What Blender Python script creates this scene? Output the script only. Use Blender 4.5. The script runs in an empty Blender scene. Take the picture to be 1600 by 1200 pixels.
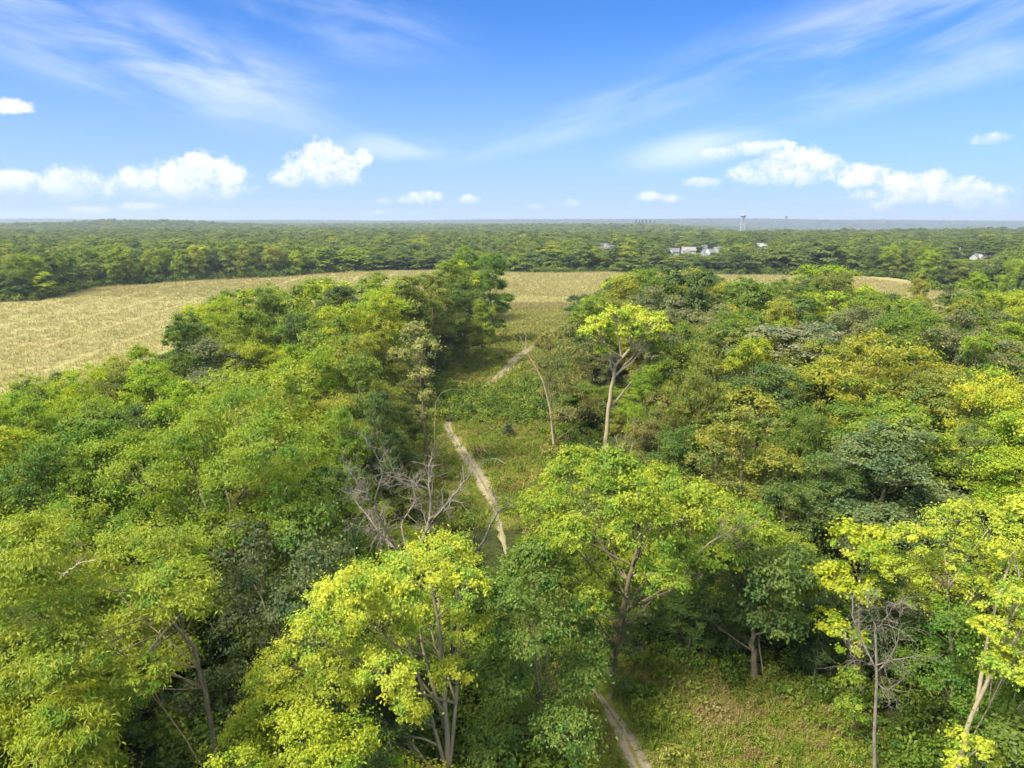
import bpy, math, random
import numpy as np

# ------------------------------------------------------------------ camera
PI = math.pi
CAM_H = 36.0
FPX = 1110.0                       # focal length in pixels of a 1600 px wide frame
PITCH = math.radians(12.9)
sc = bpy.context.scene
cam_d = bpy.data.cameras.new('camera')
cam = bpy.data.objects.new('camera', cam_d)
sc.collection.objects.link(cam)
cam.location = (0, 0, CAM_H)
cam.rotation_euler = (PI / 2 - PITCH, 0, 0)
cam_d.sensor_width = 36.0
cam_d.lens = FPX * 36.0 / 1600.0
cam_d.clip_start = 0.5
cam_d.clip_end = 40000
sc.camera = cam

# ------------------------------------------------------------------ light
SUN_EL, SUN_AZ = 50.0, -128.0      # azimuth clockwise from +Y (the view direction): behind the left shoulder
SKY_STRENGTH = 0.10
CLOUDS = True
sun_d = bpy.data.lights.new('sun', 'SUN')
sun_d.energy = 2.7
sun_d.angle = math.radians(16)
sun_d.color = (1.0, 0.94, 0.82)
sun = bpy.data.objects.new('sun', sun_d)
sc.collection.objects.link(sun)
sun.rotation_euler = (math.radians(90 - SUN_EL), 0, math.radians(180 - SUN_AZ))
sc.view_settings.view_transform = 'Standard'
sc.view_settings.look = 'None'
sc.view_settings.gamma = 1
sc.view_settings.exposure = 1.66
sc.view_settings.use_curve_mapping = False
HAZE_DENSITY = 1.1e-4

cy = sc.cycles
cy.max_bounces = 8; cy.diffuse_bounces = 4; cy.glossy_bounces = 1
cy.transmission_bounces = 5; cy.volume_bounces = 0; cy.transparent_max_bounces = 4
cy.caustics_reflective = False; cy.caustics_refractive = False
cy.use_adaptive_sampling = True; cy.adaptive_threshold = 0.02
cy.use_denoising = True
cy.sample_clamp_indirect = 8.0


def ray(px, py):
    """world direction through a point of the 1600 x 1200 frame"""
    a, b = (px - 800) / FPX, (600 - py) / FPX
    return np.array([a, math.cos(PITCH) + b * math.sin(PITCH), -math.sin(PITCH) + b * math.cos(PITCH)])


def pt(px, py, Y):
    r = ray(px, py)
    return np.array([0, 0, CAM_H]) + r * (Y / r[1])


def ground_pt(px, py):
    r = ray(px, py)
    return np.array([0, 0, CAM_H]) + r * (-CAM_H / r[2])


def to_px(x, y, z):
    dz = z - CAM_H
    dep = y * math.cos(PITCH) - dz * math.sin(PITCH)
    up = y * math.sin(PITCH) + dz * math.cos(PITCH)
    return 800 + FPX * x / dep, 600 - FPX * up / dep


# ------------------------------------------------------------------ node helpers
class NT:
    def __init__(self, tree):
        self.t = tree; self.n = tree.nodes; self.l = tree.links

    def new(self, typ, **kw):
        n = self.n.new(typ)
        for k, v in kw.items():
            setattr(n, k, v)
        return n

    def link(self, a, b):
        self.l.new(a, b)

    def math(self, op, a, b=None, c=None, clamp=False):
        n = self.new('ShaderNodeMath', operation=op, use_clamp=clamp)
        for i, v in enumerate((a, b, c)):
            if v is None: continue
            if isinstance(v, (int, float)): n.inputs[i].default_value = v
            else: self.link(v, n.inputs[i])
        return n.outputs[0]

    def mix(self, fac, a, b, mode='MIX'):
        n = self.new('ShaderNodeMix', data_type='RGBA', blend_type=mode)
        for s, v in ((n.inputs[0], fac), (n.inputs[6], a), (n.inputs[7], b)):
            if isinstance(v, (int, float)): s.default_value = v
            elif isinstance(v, tuple): s.default_value = v if len(v) == 4 else v + (1,)
            else: self.link(v, s)
        return n.outputs[2]

    def noise(self, vec, scale, detail=4, rough=0.55, dist=0.0, dim='3D'):
        n = self.new('ShaderNodeTexNoise', noise_dimensions=dim)
        n.inputs['Scale'].default_value = scale
        n.inputs['Detail'].default_value = detail
        n.inputs['Roughness'].default_value = rough
        n.inputs['Distortion'].default_value = dist
        if vec is not None: self.link(vec, n.inputs['Vector'])
        return n.outputs[0]

    def smooth(self, v, lo, hi, a=0.0, b=1.0):
        n = self.new('ShaderNodeMapRange', interpolation_type='SMOOTHSTEP')
        self.link(v, n.inputs[0])
        for i, x in zip((1, 2, 3, 4), (lo, hi, a, b)): n.inputs[i].default_value = x
        return n.outputs[0]

    def ramp(self, v, stops):
        n = self.new('ShaderNodeValToRGB')
        e = n.color_ramp.elements
        while len(e) < len(stops): e.new(0.5)
        for k, (p, c) in enumerate(stops):
            e[k].position = p; e[k].color = c if len(c) == 4 else tuple(c) + (1,)
        self.link(v, n.inputs[0])
        return n.outputs[0]


# ------------------------------------------------------------------ sky
def build_world():
    w = bpy.data.worlds.new('World'); sc.world = w; w.use_nodes = True
    T = NT(w.node_tree); T.n.clear()
    out = T.new('ShaderNodeOutputWorld'); bg = T.new('ShaderNodeBackground')
    T.link(bg.outputs[0], out.inputs[0])
    sky = T.new('ShaderNodeTexSky', sky_type='NISHITA', sun_disc=False)
    sky.sun_elevation = math.radians(SUN_EL)
    sky.sun_rotation = math.radians(SUN_AZ)
    sky.altitude = 200; sky.air_density = 1.0; sky.dust_density = 0.5; sky.ozone_density = 2.2
    tint = T.mix(1.0, sky.outputs[0], (0.120, 0.315, 0.60), 'MULTIPLY')
    tc = T.new('ShaderNodeTexCoord')
    sep = T.new('ShaderNodeSeparateXYZ'); T.link(tc.outputs['Generated'], sep.inputs[0])
    X, Y, Z = sep.outputs
    # azimuth and elevation, in radians
    az = T.math('ARCTAN2', X, Y)
    el = T.math('ARCSINE', Z)
    comb = T.new('ShaderNodeCombineXYZ'); T.link(az, comb.inputs[0]); T.link(el, comb.inputs[1])
    P = comb.outputs[0]

    def ang(px, py):
        r = ray(px, py); r = r / np.linalg.norm(r)
        return math.atan2(r[0], r[1]), math.asin(r[2])

    # low milky band over the horizon
    low = T.smooth(el, -0.06, 0.27, 1.0, 0.0)
    col = T.mix(T.math('MULTIPLY', low, 0.78), tint, (1.92, 2.42, 3.38))
    if not CLOUDS:
        T.link(col, bg.inputs[0]); bg.inputs[1].default_value = SKY_STRENGTH; return
    # --- cirrus: streaks stretched along one direction, in a few broad patches
    mp = T.new('ShaderNodeMapping'); T.link(P, mp.inputs[0])
    def streak(ang_deg, sx, sy, loc):
        m = T.new('ShaderNodeMapping'); T.link(P, m.inputs[0])
        m.inputs['Rotation'].default_value = (0, 0, math.radians(ang_deg))
        m2 = T.new('ShaderNodeMapping'); T.link(m.outputs[0], m2.inputs[0])
        m2.inputs['Scale'].default_value = (sx, sy, 1)
        m2.inputs['Location'].default_value = loc
        return m2.outputs[0]

    def patch(px, py, wpx, hpx, rot=0.0):
        a, e = ang(px, py)
        sx, sy = wpx / FPX, hpx / FPX
        u = T.math('SUBTRACT', az, a); v = T.math('SUBTRACT', el, e)
        c, s = math.cos(math.radians(rot)), math.sin(math.radians(rot))
        uu = T.math('ADD', T.math('MULTIPLY', u, c / sx), T.math('MULTIPLY', v, s / sx))
        vv = T.math('ADD', T.math('MULTIPLY', u, -s / sy), T.math('MULTIPLY', v, c / sy))
        d = T.math('SQRT', T.math('ADD', T.math('MULTIPLY', uu, uu), T.math('MULTIPLY', vv, vv)))
        return T.smooth(d, 0.15, 1.0, 1.0, 0.0)

    s1 = T.noise(streak(12, 4.5, 17, (3, 2, 0)), 1.0, 8, 0.60, 0.45)
    s2 = T.noise(streak(-14, 4.0, 20, (7, 5, 0)), 1.0, 8, 0.60, 0.4)
    total = None
    for (px, py, wx, hy, rot, src, amp, lo, hi) in [
        (190, 75, 420, 90, -13, s1, 0.66, 0.33, 0.72), (330, 110, 300, 60, -12, s1, 0.5, 0.38, 0.76),
        (80, 50, 330, 60, -16, s1, 0.5, 0.33, 0.72), (520, 30, 260, 70, -8, s1, 0.38, 0.38, 0.75),
        (1430, 35, 420, 85, 10, s2, 0.6, 0.33, 0.72), (1450, 115, 420, 45, 11, s2, 0.4, 0.34, 0.72),
        (1060, 130, 420, 30, 15, s2, 0.35, 0.34, 0.70), (640, 228, 150, 30, 0, s1, 0.55, 0.3, 0.6),
        (1090, 232, 150, 34, 9, s2, 0.6, 0.3, 0.6), (360, 172, 90, 22, 0, s1, 0.35, 0.3, 0.6),
        (880, 205, 420, 26, 12, s2, 0.25, 0.35, 0.7)]:
        m = T.math('MULTIPLY', T.math('MULTIPLY', patch(px, py, wx, hy, rot), T.smooth(src, lo, hi)), amp)
        total = m if total is None else T.math('MAXIMUM', total, m)
    # nearly even veil, faintly streaked, added above the frame to fill the shadows
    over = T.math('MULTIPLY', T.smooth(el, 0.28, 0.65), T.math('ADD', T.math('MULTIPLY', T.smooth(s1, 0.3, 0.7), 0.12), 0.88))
    col = T.mix(total, col, (3.28, 3.55, 4.08))
    # unseen high-cloud veil, made brighter than the cirrus in frame to lift the shade
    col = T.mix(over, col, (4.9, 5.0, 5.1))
    # --- cumulus: heaps of round puffs roughened by noise, flat fading bases
    n_big = T.noise(P, 34, 8, 0.62, 0.5)
    n_fine = T.noise(P, 110, 7, 0.68, 0.5)
    rough = T.math('ADD', T.math('MULTIPLY', T.math('SUBTRACT', n_big, 0.5), 2.6), T.math('MULTIPLY', T.math('SUBTRACT', n_fine, 0.5), 1.3))
    heaps = [   # (px, py, rx, ry) of puffs, per cloud, and the px of its flat base
        ([(508, 243, 36, 26), (478, 263, 40, 24), (455, 278, 34, 16), (535, 262, 32, 22), (566, 248, 17, 14), (500, 280, 60, 14)], 293, 1.0),
        ([(315, 266, 44, 26), (275, 276, 48, 24), (228, 283, 42, 23), (345, 278, 34, 20), (366, 276, 26, 16), (190, 292, 38, 15), (290, 300, 110, 17)], 312, 0.92),
        ([(112, 282, 38, 20), (82, 294, 36, 16), (145, 294, 32, 15), (22, 282, 42, 14), (0, 292, 44, 17), (70, 302, 100, 12)], 308, 0.85),
        ([(662, 308, 30, 10), (640, 313, 22, 6), (728, 312, 20, 8), (605, 314, 14, 5)], 320, 0.95),
        ([(1240, 250, 40, 22), (1275, 258, 34, 17), (1200, 262, 38, 18), (1165, 268, 30, 15), (1230, 275, 70, 14), (1095, 285, 30, 8)], 289, 1.0),
        ([(1180, 233, 42, 11), (1130, 240, 32, 9), (1215, 226, 22, 7)], 250, 0.7),
        ([(1355, 272, 34, 15), (1395, 284, 36, 14), (1462, 278, 26, 12), (1500, 290, 34, 13), (1525, 305, 32, 18), (1555, 322, 18, 12), (1450, 300, 90, 16), (1340, 284, 26, 10)], 334, 0.95),
        ([(1018, 307, 22, 8), (1050, 310, 20, 6), (838, 324, 16, 5), (893, 318, 13, 8)], 328, 0.8),
        ([(1550, 216, 24, 8), (1538, 222, 18, 5), (20, 165, 26, 9), (5, 170, 20, 7)], 228, 0.9),
        ([(1372, 324, 18, 9), (1340, 332, 20, 6), (585, 332, 16, 4), (220, 322, 30, 6), (130, 328, 40, 5)], 338, 0.75),
    ]
    for puffs, base, amp in heaps:
        f = None
        for (px, py, rx, ry) in puffs:
            a, e = ang(px, py)
            u = T.math('MULTIPLY', T.math('SUBTRACT', az, a), FPX / (rx * 1.05))
            v = T.math('MULTIPLY', T.math('SUBTRACT', el, e), FPX / (ry * 1.05))
            d = T.math('SUBTRACT', 1.0, T.math('ADD', T.math('MULTIPLY', u, u), T.math('MULTIPLY', v, v)))
            f = d if f is None else T.math('SMOOTH_MAX', f, d, 0.5)
        f = T.math('ADD', f, rough)
        dens = T.smooth(f, -0.10, 0.95)
        eb = ang(puffs[0][0], base)[1]
        fade = T.smooth(T.math('ADD', el, T.math('MULTIPLY', T.math('SUBTRACT', n_big, 0.5), 0.03)), eb - 0.008, eb + 0.022, 0.08, 1.0)
        dens = T.math('MULTIPLY', T.math('MULTIPLY', dens, fade), amp)
        et = ang(puffs[0][0], min(p[1] - p[3] for p in puffs))[1]
        lit = T.math('MULTIPLY', T.smooth(el, eb - 0.004, et), 0.6)
        lit = T.math('ADD', lit, T.math('MULTIPLY', T.smooth(T.math('ADD', n_big, T.math('MULTIPLY', T.math('SUBTRACT', n_fine, .5), .6)), 0.40, 0.60), 0.6), clamp=True)
        ccol = T.mix(lit, (2.48, 2.96, 3.70), (3.79, 3.79, 3.86))
        col = T.mix(dens, col, ccol)
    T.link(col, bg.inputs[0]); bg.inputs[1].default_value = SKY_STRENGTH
    w.cycles.sampling_method = 'MANUAL'; w.cycles.sample_map_resolution = 256


build_world()

# ------------------------------------------------------------------ terrain
def sstep(t):
    t = np.clip(t, 0, 1); return t * t * (3 - 2 * t)


def terrain(x, y):
    x = np.asarray(x, float); y = np.asarray(y, float)
    z = 0.35 * np.sin(x / 31 + 1) * np.sin(y / 43) + 0.25 * np.sin(x / 17 + y / 23)
    far = sstep((y - 700) / 900)
    z = z + far * (3.5 * np.sin(x / 260 + 0.7) * np.sin(y / 370) + 3 * np.sin(x / 610 + y / 540 + 2))
    z = z + 24 * np.exp(-(((x + 1330) / 420) ** 2 + ((y - 2600) / 380) ** 2))
    z = z + 12 * np.exp(-(((x + 2300) / 500) ** 2 + ((y - 3600) / 500) ** 2))
    a = x / np.maximum(np.abs(y), 1)
    valley = sstep((a - 0.18) / 0.35) * sstep((y - 1500) / 900) * sstep((7800 - y) / 1800)
    z = z - 75 * valley
    ridge = sstep((y - 6800) / 1700) * sstep((11800 - y) / 1500)
    z = z + ridge * (34 + 7 * np.sin(x / 1150 + 0.5) + 4 * np.sin(x / 430 + 2) + 12 * np.exp(-((x - 3300) / 1500) ** 2) - 12 * sstep((a - .45) / .3))
    return z


def tz(x, y):
    return float(terrain(x, y))


# regions of open land, in metres on the ground
FIELD_FAR = [(-700, 480), (-320, 482), (-100, 478), (60, 477), (92, 469), (150, 453), (260, 445), (440, 435), (550, 429), (650, 422), (720, 425),
             (800, 428), (950, 428), (1090, 433), (1200, 432), (1330, 433), (1390, 437), (1425, 441), (1440, 459), (1480, 461), (1560, 464)]
field_poly = [tuple(ground_pt(*p)[:2]) for p in FIELD_FAR] + \
    [(165, 235), (120, 222), (70, 225), (45, 232), (30, 246), (22, 285), (-1, 285), (-6, 235), (-26, 205), (-62, 192), (-76, 165), (-66, 140), (-62, 122), (-88, 104), (-150, 98), (-230, 120), (-420, 200)]
meadow_poly = [(-13, 80), (-16, 122), (-15, 150), (-15, 190), (-7, 235), (-3, 318), (34, 318), (24, 235), (14, 205), (10, 180), (6, 150), (8, 118), (8, 95), (3, 74), (-2, 62), (3, 52), (5.5, 40), (4, 20), (20, 20), (26, 38), (25, 48), (16, 51.5), (9, 52), (5, 60), (5, 80)]
shrub_poly = [(-16, 126), (-14, 152), (-6, 158), (6, 150), (8, 128), (-2, 124)]


def inside(poly, x, y):
    x = np.asarray(x, float); y = np.asarray(y, float)
    r = np.zeros(x.shape, bool)
    n = len(poly)
    for i in range(n):
        x1, y1 = poly[i]; x2, y2 = poly[(i + 1) % n]
        c = ((y1 > y) != (y2 > y))
        with np.errstate(divide='ignore', invalid='ignore'):
            xx = (x2 - x1) * (y - y1) / (y2 - y1 + 1e-12) + x1
        r ^= c & (x < xx)
    return r


def poly_dist(poly, x, y):
    """signed distance to a polygon: positive inside"""
    x = np.asarray(x, float); y = np.asarray(y, float)
    d = np.full(x.shape, 1e9); n = len(poly)
    for i in range(n):
        ax, ay = poly[i]; bx, by = poly[(i + 1) % n]
        dx, dy = bx - ax, by - ay
        t = np.clip(((x - ax) * dx + (y - ay) * dy) / (dx * dx + dy * dy), 0, 1)
        d = np.minimum(d, np.hypot(x - ax - t * dx, y - ay - t * dy))
    return np.where(inside(poly, x, y), d, -d)


# ------------------------------------------------------------------ mesh helpers
def make_mesh(name, verts, loops, starts, totals, mat, smooth=False, attrs=None):
    me = bpy.data.meshes.new(name)
    verts = np.asarray(verts, np.float32).reshape(-1, 3)
    me.vertices.add(len(verts)); me.vertices.foreach_set('co', verts.ravel())
    me.loops.add(len(loops)); me.loops.foreach_set('vertex_index', np.asarray(loops, np.int32))
    me.polygons.add(len(starts)); me.polygons.foreach_set('loop_start', np.asarray(starts, np.int32))
    try:
        me.polygons.foreach_set('loop_total', np.asarray(totals, np.int32))
    except Exception:
        pass
    for k, v in (attrs or {}).items():
        a = me.attributes.new(k, 'FLOAT', 'POINT'); a.data.foreach_set('value', np.asarray(v, np.float32))
    if mat: me.materials.append(mat)
    me.update(calc_edges=True)
    me.polygons.foreach_set('use_smooth', np.full(len(starts), smooth))
    return me


def quad_mesh(name, verts, quads, mat, smooth=False, attrs=None):
    q = np.asarray(quads, np.int32).reshape(-1, 4); n = len(q)
    return make_mesh(name, verts, q.ravel(), np.arange(n) * 4, np.full(n, 4), mat, smooth, attrs)


def link(name, me, parent=None, **props):
    o = bpy.data.objects.new(name, me); sc.collection.objects.link(o)
    if parent is not None: o.parent = parent
    for k, v in props.items():
        if v is not None: o[k] = v
    return o


def thing(name, label, cat, loc=(0, 0, 0), group=None):
    e = bpy.data.objects.new(name, None); sc.collection.objects.link(e)
    e.location = loc; e.empty_display_size = 0.3
    e['label'] = label; e['category'] = cat
    if group: e['group'] = group
    return e


class Mb:
    """gathers tubes and boxes into one mesh"""
    def __init__(self): self.v = []; self.q = []; self.n = 0

    def add(self, v, q):
        self.v.append(np.asarray(v, float)); self.q.append(np.asarray(q, int) + self.n); self.n += len(v)

    def tube(self, P, R, seg=6, cap=True):
        P = np.asarray(P, float); R = np.asarray(R, float); n = len(P)
        T = np.gradient(P, axis=0); T /= np.linalg.norm(T, axis=1)[:, None] + 1e-9
        up = np.array([0.0, 1.0, 0.0]) if abs(T[0][1]) < 0.8 else np.array([1.0, 0, 0])
        A = np.cross(T, up); A /= np.linalg.norm(A, axis=1)[:, None] + 1e-9
        B = np.cross(T, A)
        th = np.arange(seg) * 2 * PI / seg
        V = P[:, None, :] + R[:, None, None] * (np.cos(th)[None, :, None] * A[:, None, :] + np.sin(th)[None, :, None] * B[:, None, :])
        q = []
        for i in range(n - 1):
            for j in range(seg):
                k = (j + 1) % seg
                q.append((i * seg + j, i * seg + k, (i + 1) * seg + k, (i + 1) * seg + j))
        self.add(V.reshape(-1, 3), q)

    def box(self, x0, x1, y0, y1, z0, z1):
        v = [(x, y, z) for z in (z0, z1) for y in (y0, y1) for x in (x0, x1)]
        self.add(v, [(0, 2, 3, 1), (4, 5, 7, 6), (0, 1, 5, 4), (2, 6, 7, 3), (0, 4, 6, 2), (1, 3, 7, 5)])

    def mesh(self, name, mat, smooth=False):
        return quad_mesh(name, np.concatenate(self.v), np.concatenate(self.q), mat, smooth)


def curve_pts(p0, p1, p2, n):
    t = np.linspace(0, 1, n)[:, None]
    return (1 - t) ** 2 * p0 + 2 * t * (1 - t) * p1 + t * t * p2


# ------------------------------------------------------------------ materials
def mat_base(name):
    m = bpy.data.materials.new(name); m.use_nodes = True
    T = NT(m.node_tree); T.n.clear()
    out = T.new('ShaderNodeOutputMaterial')
    return m, T, out


def leaf_shader(T, out, col, trans=0.48):
    d = T.new('ShaderNodeBsdfDiffuse'); tr = T.new('ShaderNodeBsdfTranslucent')
    T.link(col, d.inputs[0])
    tc = T.mix(1.0, col, (1.10, 1.12, 0.55), 'MULTIPLY'); T.link(tc, tr.inputs[0])
    mx = T.new('ShaderNodeMixShader'); mx.inputs[0].default_value = trans
    T.link(d.outputs[0], mx.inputs[1]); T.link(tr.outputs[0], mx.inputs[2])
    g = T.new('ShaderNodeBsdfGlossy'); g.inputs['Roughness'].default_value = 0.5
    g.inputs[0].default_value = (1, 1, 1, 1)
    m2 = T.new('ShaderNodeMixShader'); m2.inputs[0].default_value = 0.015
    T.link(mx.outputs[0], m2.inputs[1]); T.link(g.outputs[0], m2.inputs[2])
    T.link(m2.outputs[0], out.inputs[0])


def mat_leaf(name):
    """leaf colour = the tree's own colour, varied per leaf and per spray"""
    m, T, out = mat_base(name)
    oi = T.new('ShaderNodeObjectInfo'); geo = T.new('ShaderNodeNewGeometry')
    at = T.new('ShaderNodeAttribute', attribute_name='tone')
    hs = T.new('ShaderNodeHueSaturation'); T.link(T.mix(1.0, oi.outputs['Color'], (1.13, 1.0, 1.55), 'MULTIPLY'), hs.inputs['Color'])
    rnd = geo.outputs['Random Per Island']
    T.link(T.math('ADD', T.math('MULTIPLY', at.outputs['Fac'], -0.030), T.math('ADD', T.math('MULTIPLY', rnd, 0.016), 0.507)), hs.inputs['Hue'])
    T.link(T.math('ADD', T.math('MULTIPLY', rnd, 0.45), T.math('ADD', T.math('MULTIPLY', at.outputs['Fac'], 0.42), 1.22)), hs.inputs['Value'])
    # older, greener sprays among the young ones, and a few browned leaves
    c = T.mix(T.smooth(at.outputs['Fac'], .20, .45, .75, 0.0), hs.outputs[0], T.mix(1.0, hs.outputs[0], (.58, .80, .95), 'MULTIPLY'))
    c = T.mix(T.math('MULTIPLY', T.math('GREATER_THAN', rnd, .955), .7), c, (.20, .13, .045))
    leaf_shader(T, out, c)
    return m


def mat_leaf_wood(name, patch=120.0):
    """leaves of the far wood: colour by tree (random per instance) and by stand"""
    m, T, out = mat_base(name)
    oi = T.new('ShaderNodeObjectInfo'); geo = T.new('ShaderNodeNewGeometry')
    c = T.ramp(oi.outputs['Random'], [(0.0, (.075, .115, .026)), (.22, (.105, .155, .028)), (.45, (.155, .205, .028)), (.62, (.130, .180, .045)),
                                      (.80, (.180, .240, .022)), (.93, (.235, .275, .024)), (1.0, (.34, .33, .026))])
    c2 = T.ramp(oi.outputs['Random'], [(0.0, (.075, .108, .030)), (.4, (.112, .150, .034)), (.75, (.145, .178, .038)), (1.0, (.22, .235, .036))])
    sepl = T.new('ShaderNodeSeparateXYZ'); T.link(oi.outputs['Location'], sepl.inputs[0])
    n = T.noise(oi.outputs['Location'], 1 / patch, 2)
    far = T.smooth(sepl.outputs[1], 450, 1100)
    k = T.math('MAXIMUM', T.math('MULTIPLY', far, 0.85), T.smooth(n, 0.40, 0.60))
    c = T.mix(k, c, c2)
    rnd = geo.outputs['Random Per Island']
    v = T.math('ADD', T.math('MULTIPLY', rnd, 0.5), 1.05)
    hs = T.new('ShaderNodeHueSaturation'); T.link(c, hs.inputs['Color']); T.link(v, hs.inputs['Value'])
    leaf_shader(T, out, hs.outputs[0])
    return m


def mat_bark(name, ca, cb, scale=6):
    m, T, out = mat_base(name)
    b = T.new('ShaderNodeBsdfDiffuse')
    tc = T.new('ShaderNodeTexCoord')
    mp = T.new('ShaderNodeMapping'); T.link(tc.outputs['Object'], mp.inputs[0]); mp.inputs['Scale'].default_value = (1, 1, 0.25)
    n = T.noise(mp.outputs[0], scale, 5, 0.7)
    T.link(T.ramp(n, [(0.3, ca), (0.7, cb)]), b.inputs[0])
    bp = T.new('ShaderNodeBump'); bp.inputs['Strength'].default_value = 0.5; bp.inputs['Distance'].default_value = 0.05
    T.link(n, bp.inputs['Height']); T.link(bp.outputs[0], b.inputs['Normal'])
    T.link(b.outputs[0], out.inputs[0])
    return m


def mat_plain(name, col, rough=0.7, var=0.15, scale=3.0):
    m, T, out = mat_base(name)
    b = T.new('ShaderNodeBsdfPrincipled'); b.inputs['Roughness'].default_value = rough
    tc = T.new('ShaderNodeTexCoord')
    n = T.noise(tc.outputs['Object'], scale, 4)
    lo = tuple(c * (1 - var) for c in col); hi = tuple(min(1, c * (1 + var)) for c in col)
    T.link(T.ramp(n, [(0.3, lo), (0.7, hi)]), b.inputs['Base Color'])
    T.link(b.outputs[0], out.inputs[0])
    return m


M_LEAF = mat_leaf('leaf')
M_WOOD = mat_leaf_wood('wood_leaf')
M_BARK = mat_bark('bark', (.12, .092, .055), (.27, .215, .135))
M_PALE = mat_bark('pale_bark', (.27, .22, .13), (.46, .39, .25))
M_DEAD = mat_bark('dead_wood', (.13, .11, .08), (.34, .30, .235), 9)
M_DARKDEAD = mat_bark('dark_dead_wood', (.05, .045, .038), (.20, .18, .155), 5)

# colours of foliage (albedo)
LIME = (.190, .250, .014); YELLOW = (.275, .34, .022); GREEN = (.10, .185, .010); DEEP = (.095, .165, .016)
DARK = (.075, .110, .024); OLIVE = (.150, .165, .018); GOLD = (.195, .225, .014); BLUEG = (.110, .158, .036)
MIDL = (.150, .225, .012); GREYG = (.165, .175, .055)

# ------------------------------------------------------------------ tree builder
def leaves(centers, outward, rng, L, Wd, droop, tone, wild=0.75):
    """one folded quad per leaf; returns verts, quads, tone per vertex"""
    n = len(centers)
    rnd = rng.normal(size=(n, 3)); rnd /= np.linalg.norm(rnd, axis=1)[:, None]
    nrm = outward * 0.8 + rnd * wild + np.array([0, 0, 0.38]); nrm /= np.linalg.norm(nrm, axis=1)[:, None]
    ax = rng.normal(size=(n, 3)) + outward * 0.9 + np.array([0, 0, -droop])
    ax -= (ax * nrm).sum(1)[:, None] * nrm; ax /= np.linalg.norm(ax, axis=1)[:, None] + 1e-9
    sd = np.cross(nrm, ax)
    s = rng.uniform(0.65, 1.35, n)[:, None]
    l = L * s; w = Wd * s
    V = np.empty((n, 4, 3))
    V[:, 0] = centers - ax * l * 0.5
    V[:, 1] = centers + sd * w * 0.5 + nrm * w * 0.12
    V[:, 2] = centers + ax * l * 0.5 - np.array([0, 0, 1]) * l * 0.12 * droop
    V[:, 3] = centers - sd * w * 0.5 + nrm * w * 0.12
    return V.reshape(-1, 3), np.arange(n * 4).reshape(n, 4), np.repeat(tone, 4)


def auto_lobes(rng, h, R, base, n, shape='round', rl=0.36):
    """lobes of a crown between base*h and h, radius R"""
    out = []
    for k in range(n):
        best = None
        for t_ in range(14):
            t = rng.uniform(0.0, 1.0)
            if shape == 'round': prof = math.sqrt(max(0.03, 1 - (1.35 * t - 0.38) ** 2))
            elif shape == 'umbrella': prof = 0.45 + 0.55 * math.sin(min(1, t * 1.15) * PI / 1.6)
            elif shape == 'tall': prof = 0.55 + 0.45 * math.sin(t * PI)
            else: prof = 1 - 0.7 * t
            r = R * rl * rng.uniform(0.75, 1.2)
            zz = h * base + (h - h * base - r * 1.2) * t + r * 0.5
            a = rng.uniform(0, 2 * PI); rad = max(0.0, R * prof - r) * math.sqrt(rng.uniform(0.15, 1))
            p = np.array([rad * math.cos(a), rad * math.sin(a), zz])
            dmin = min([np.linalg.norm(p - q[0]) / (0.5 * (r + q[1])) for q in out], default=9)
            if best is None or dmin > best[0]: best = (dmin, p, r)
        out.append((best[1], best[2]))
    return out


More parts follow.
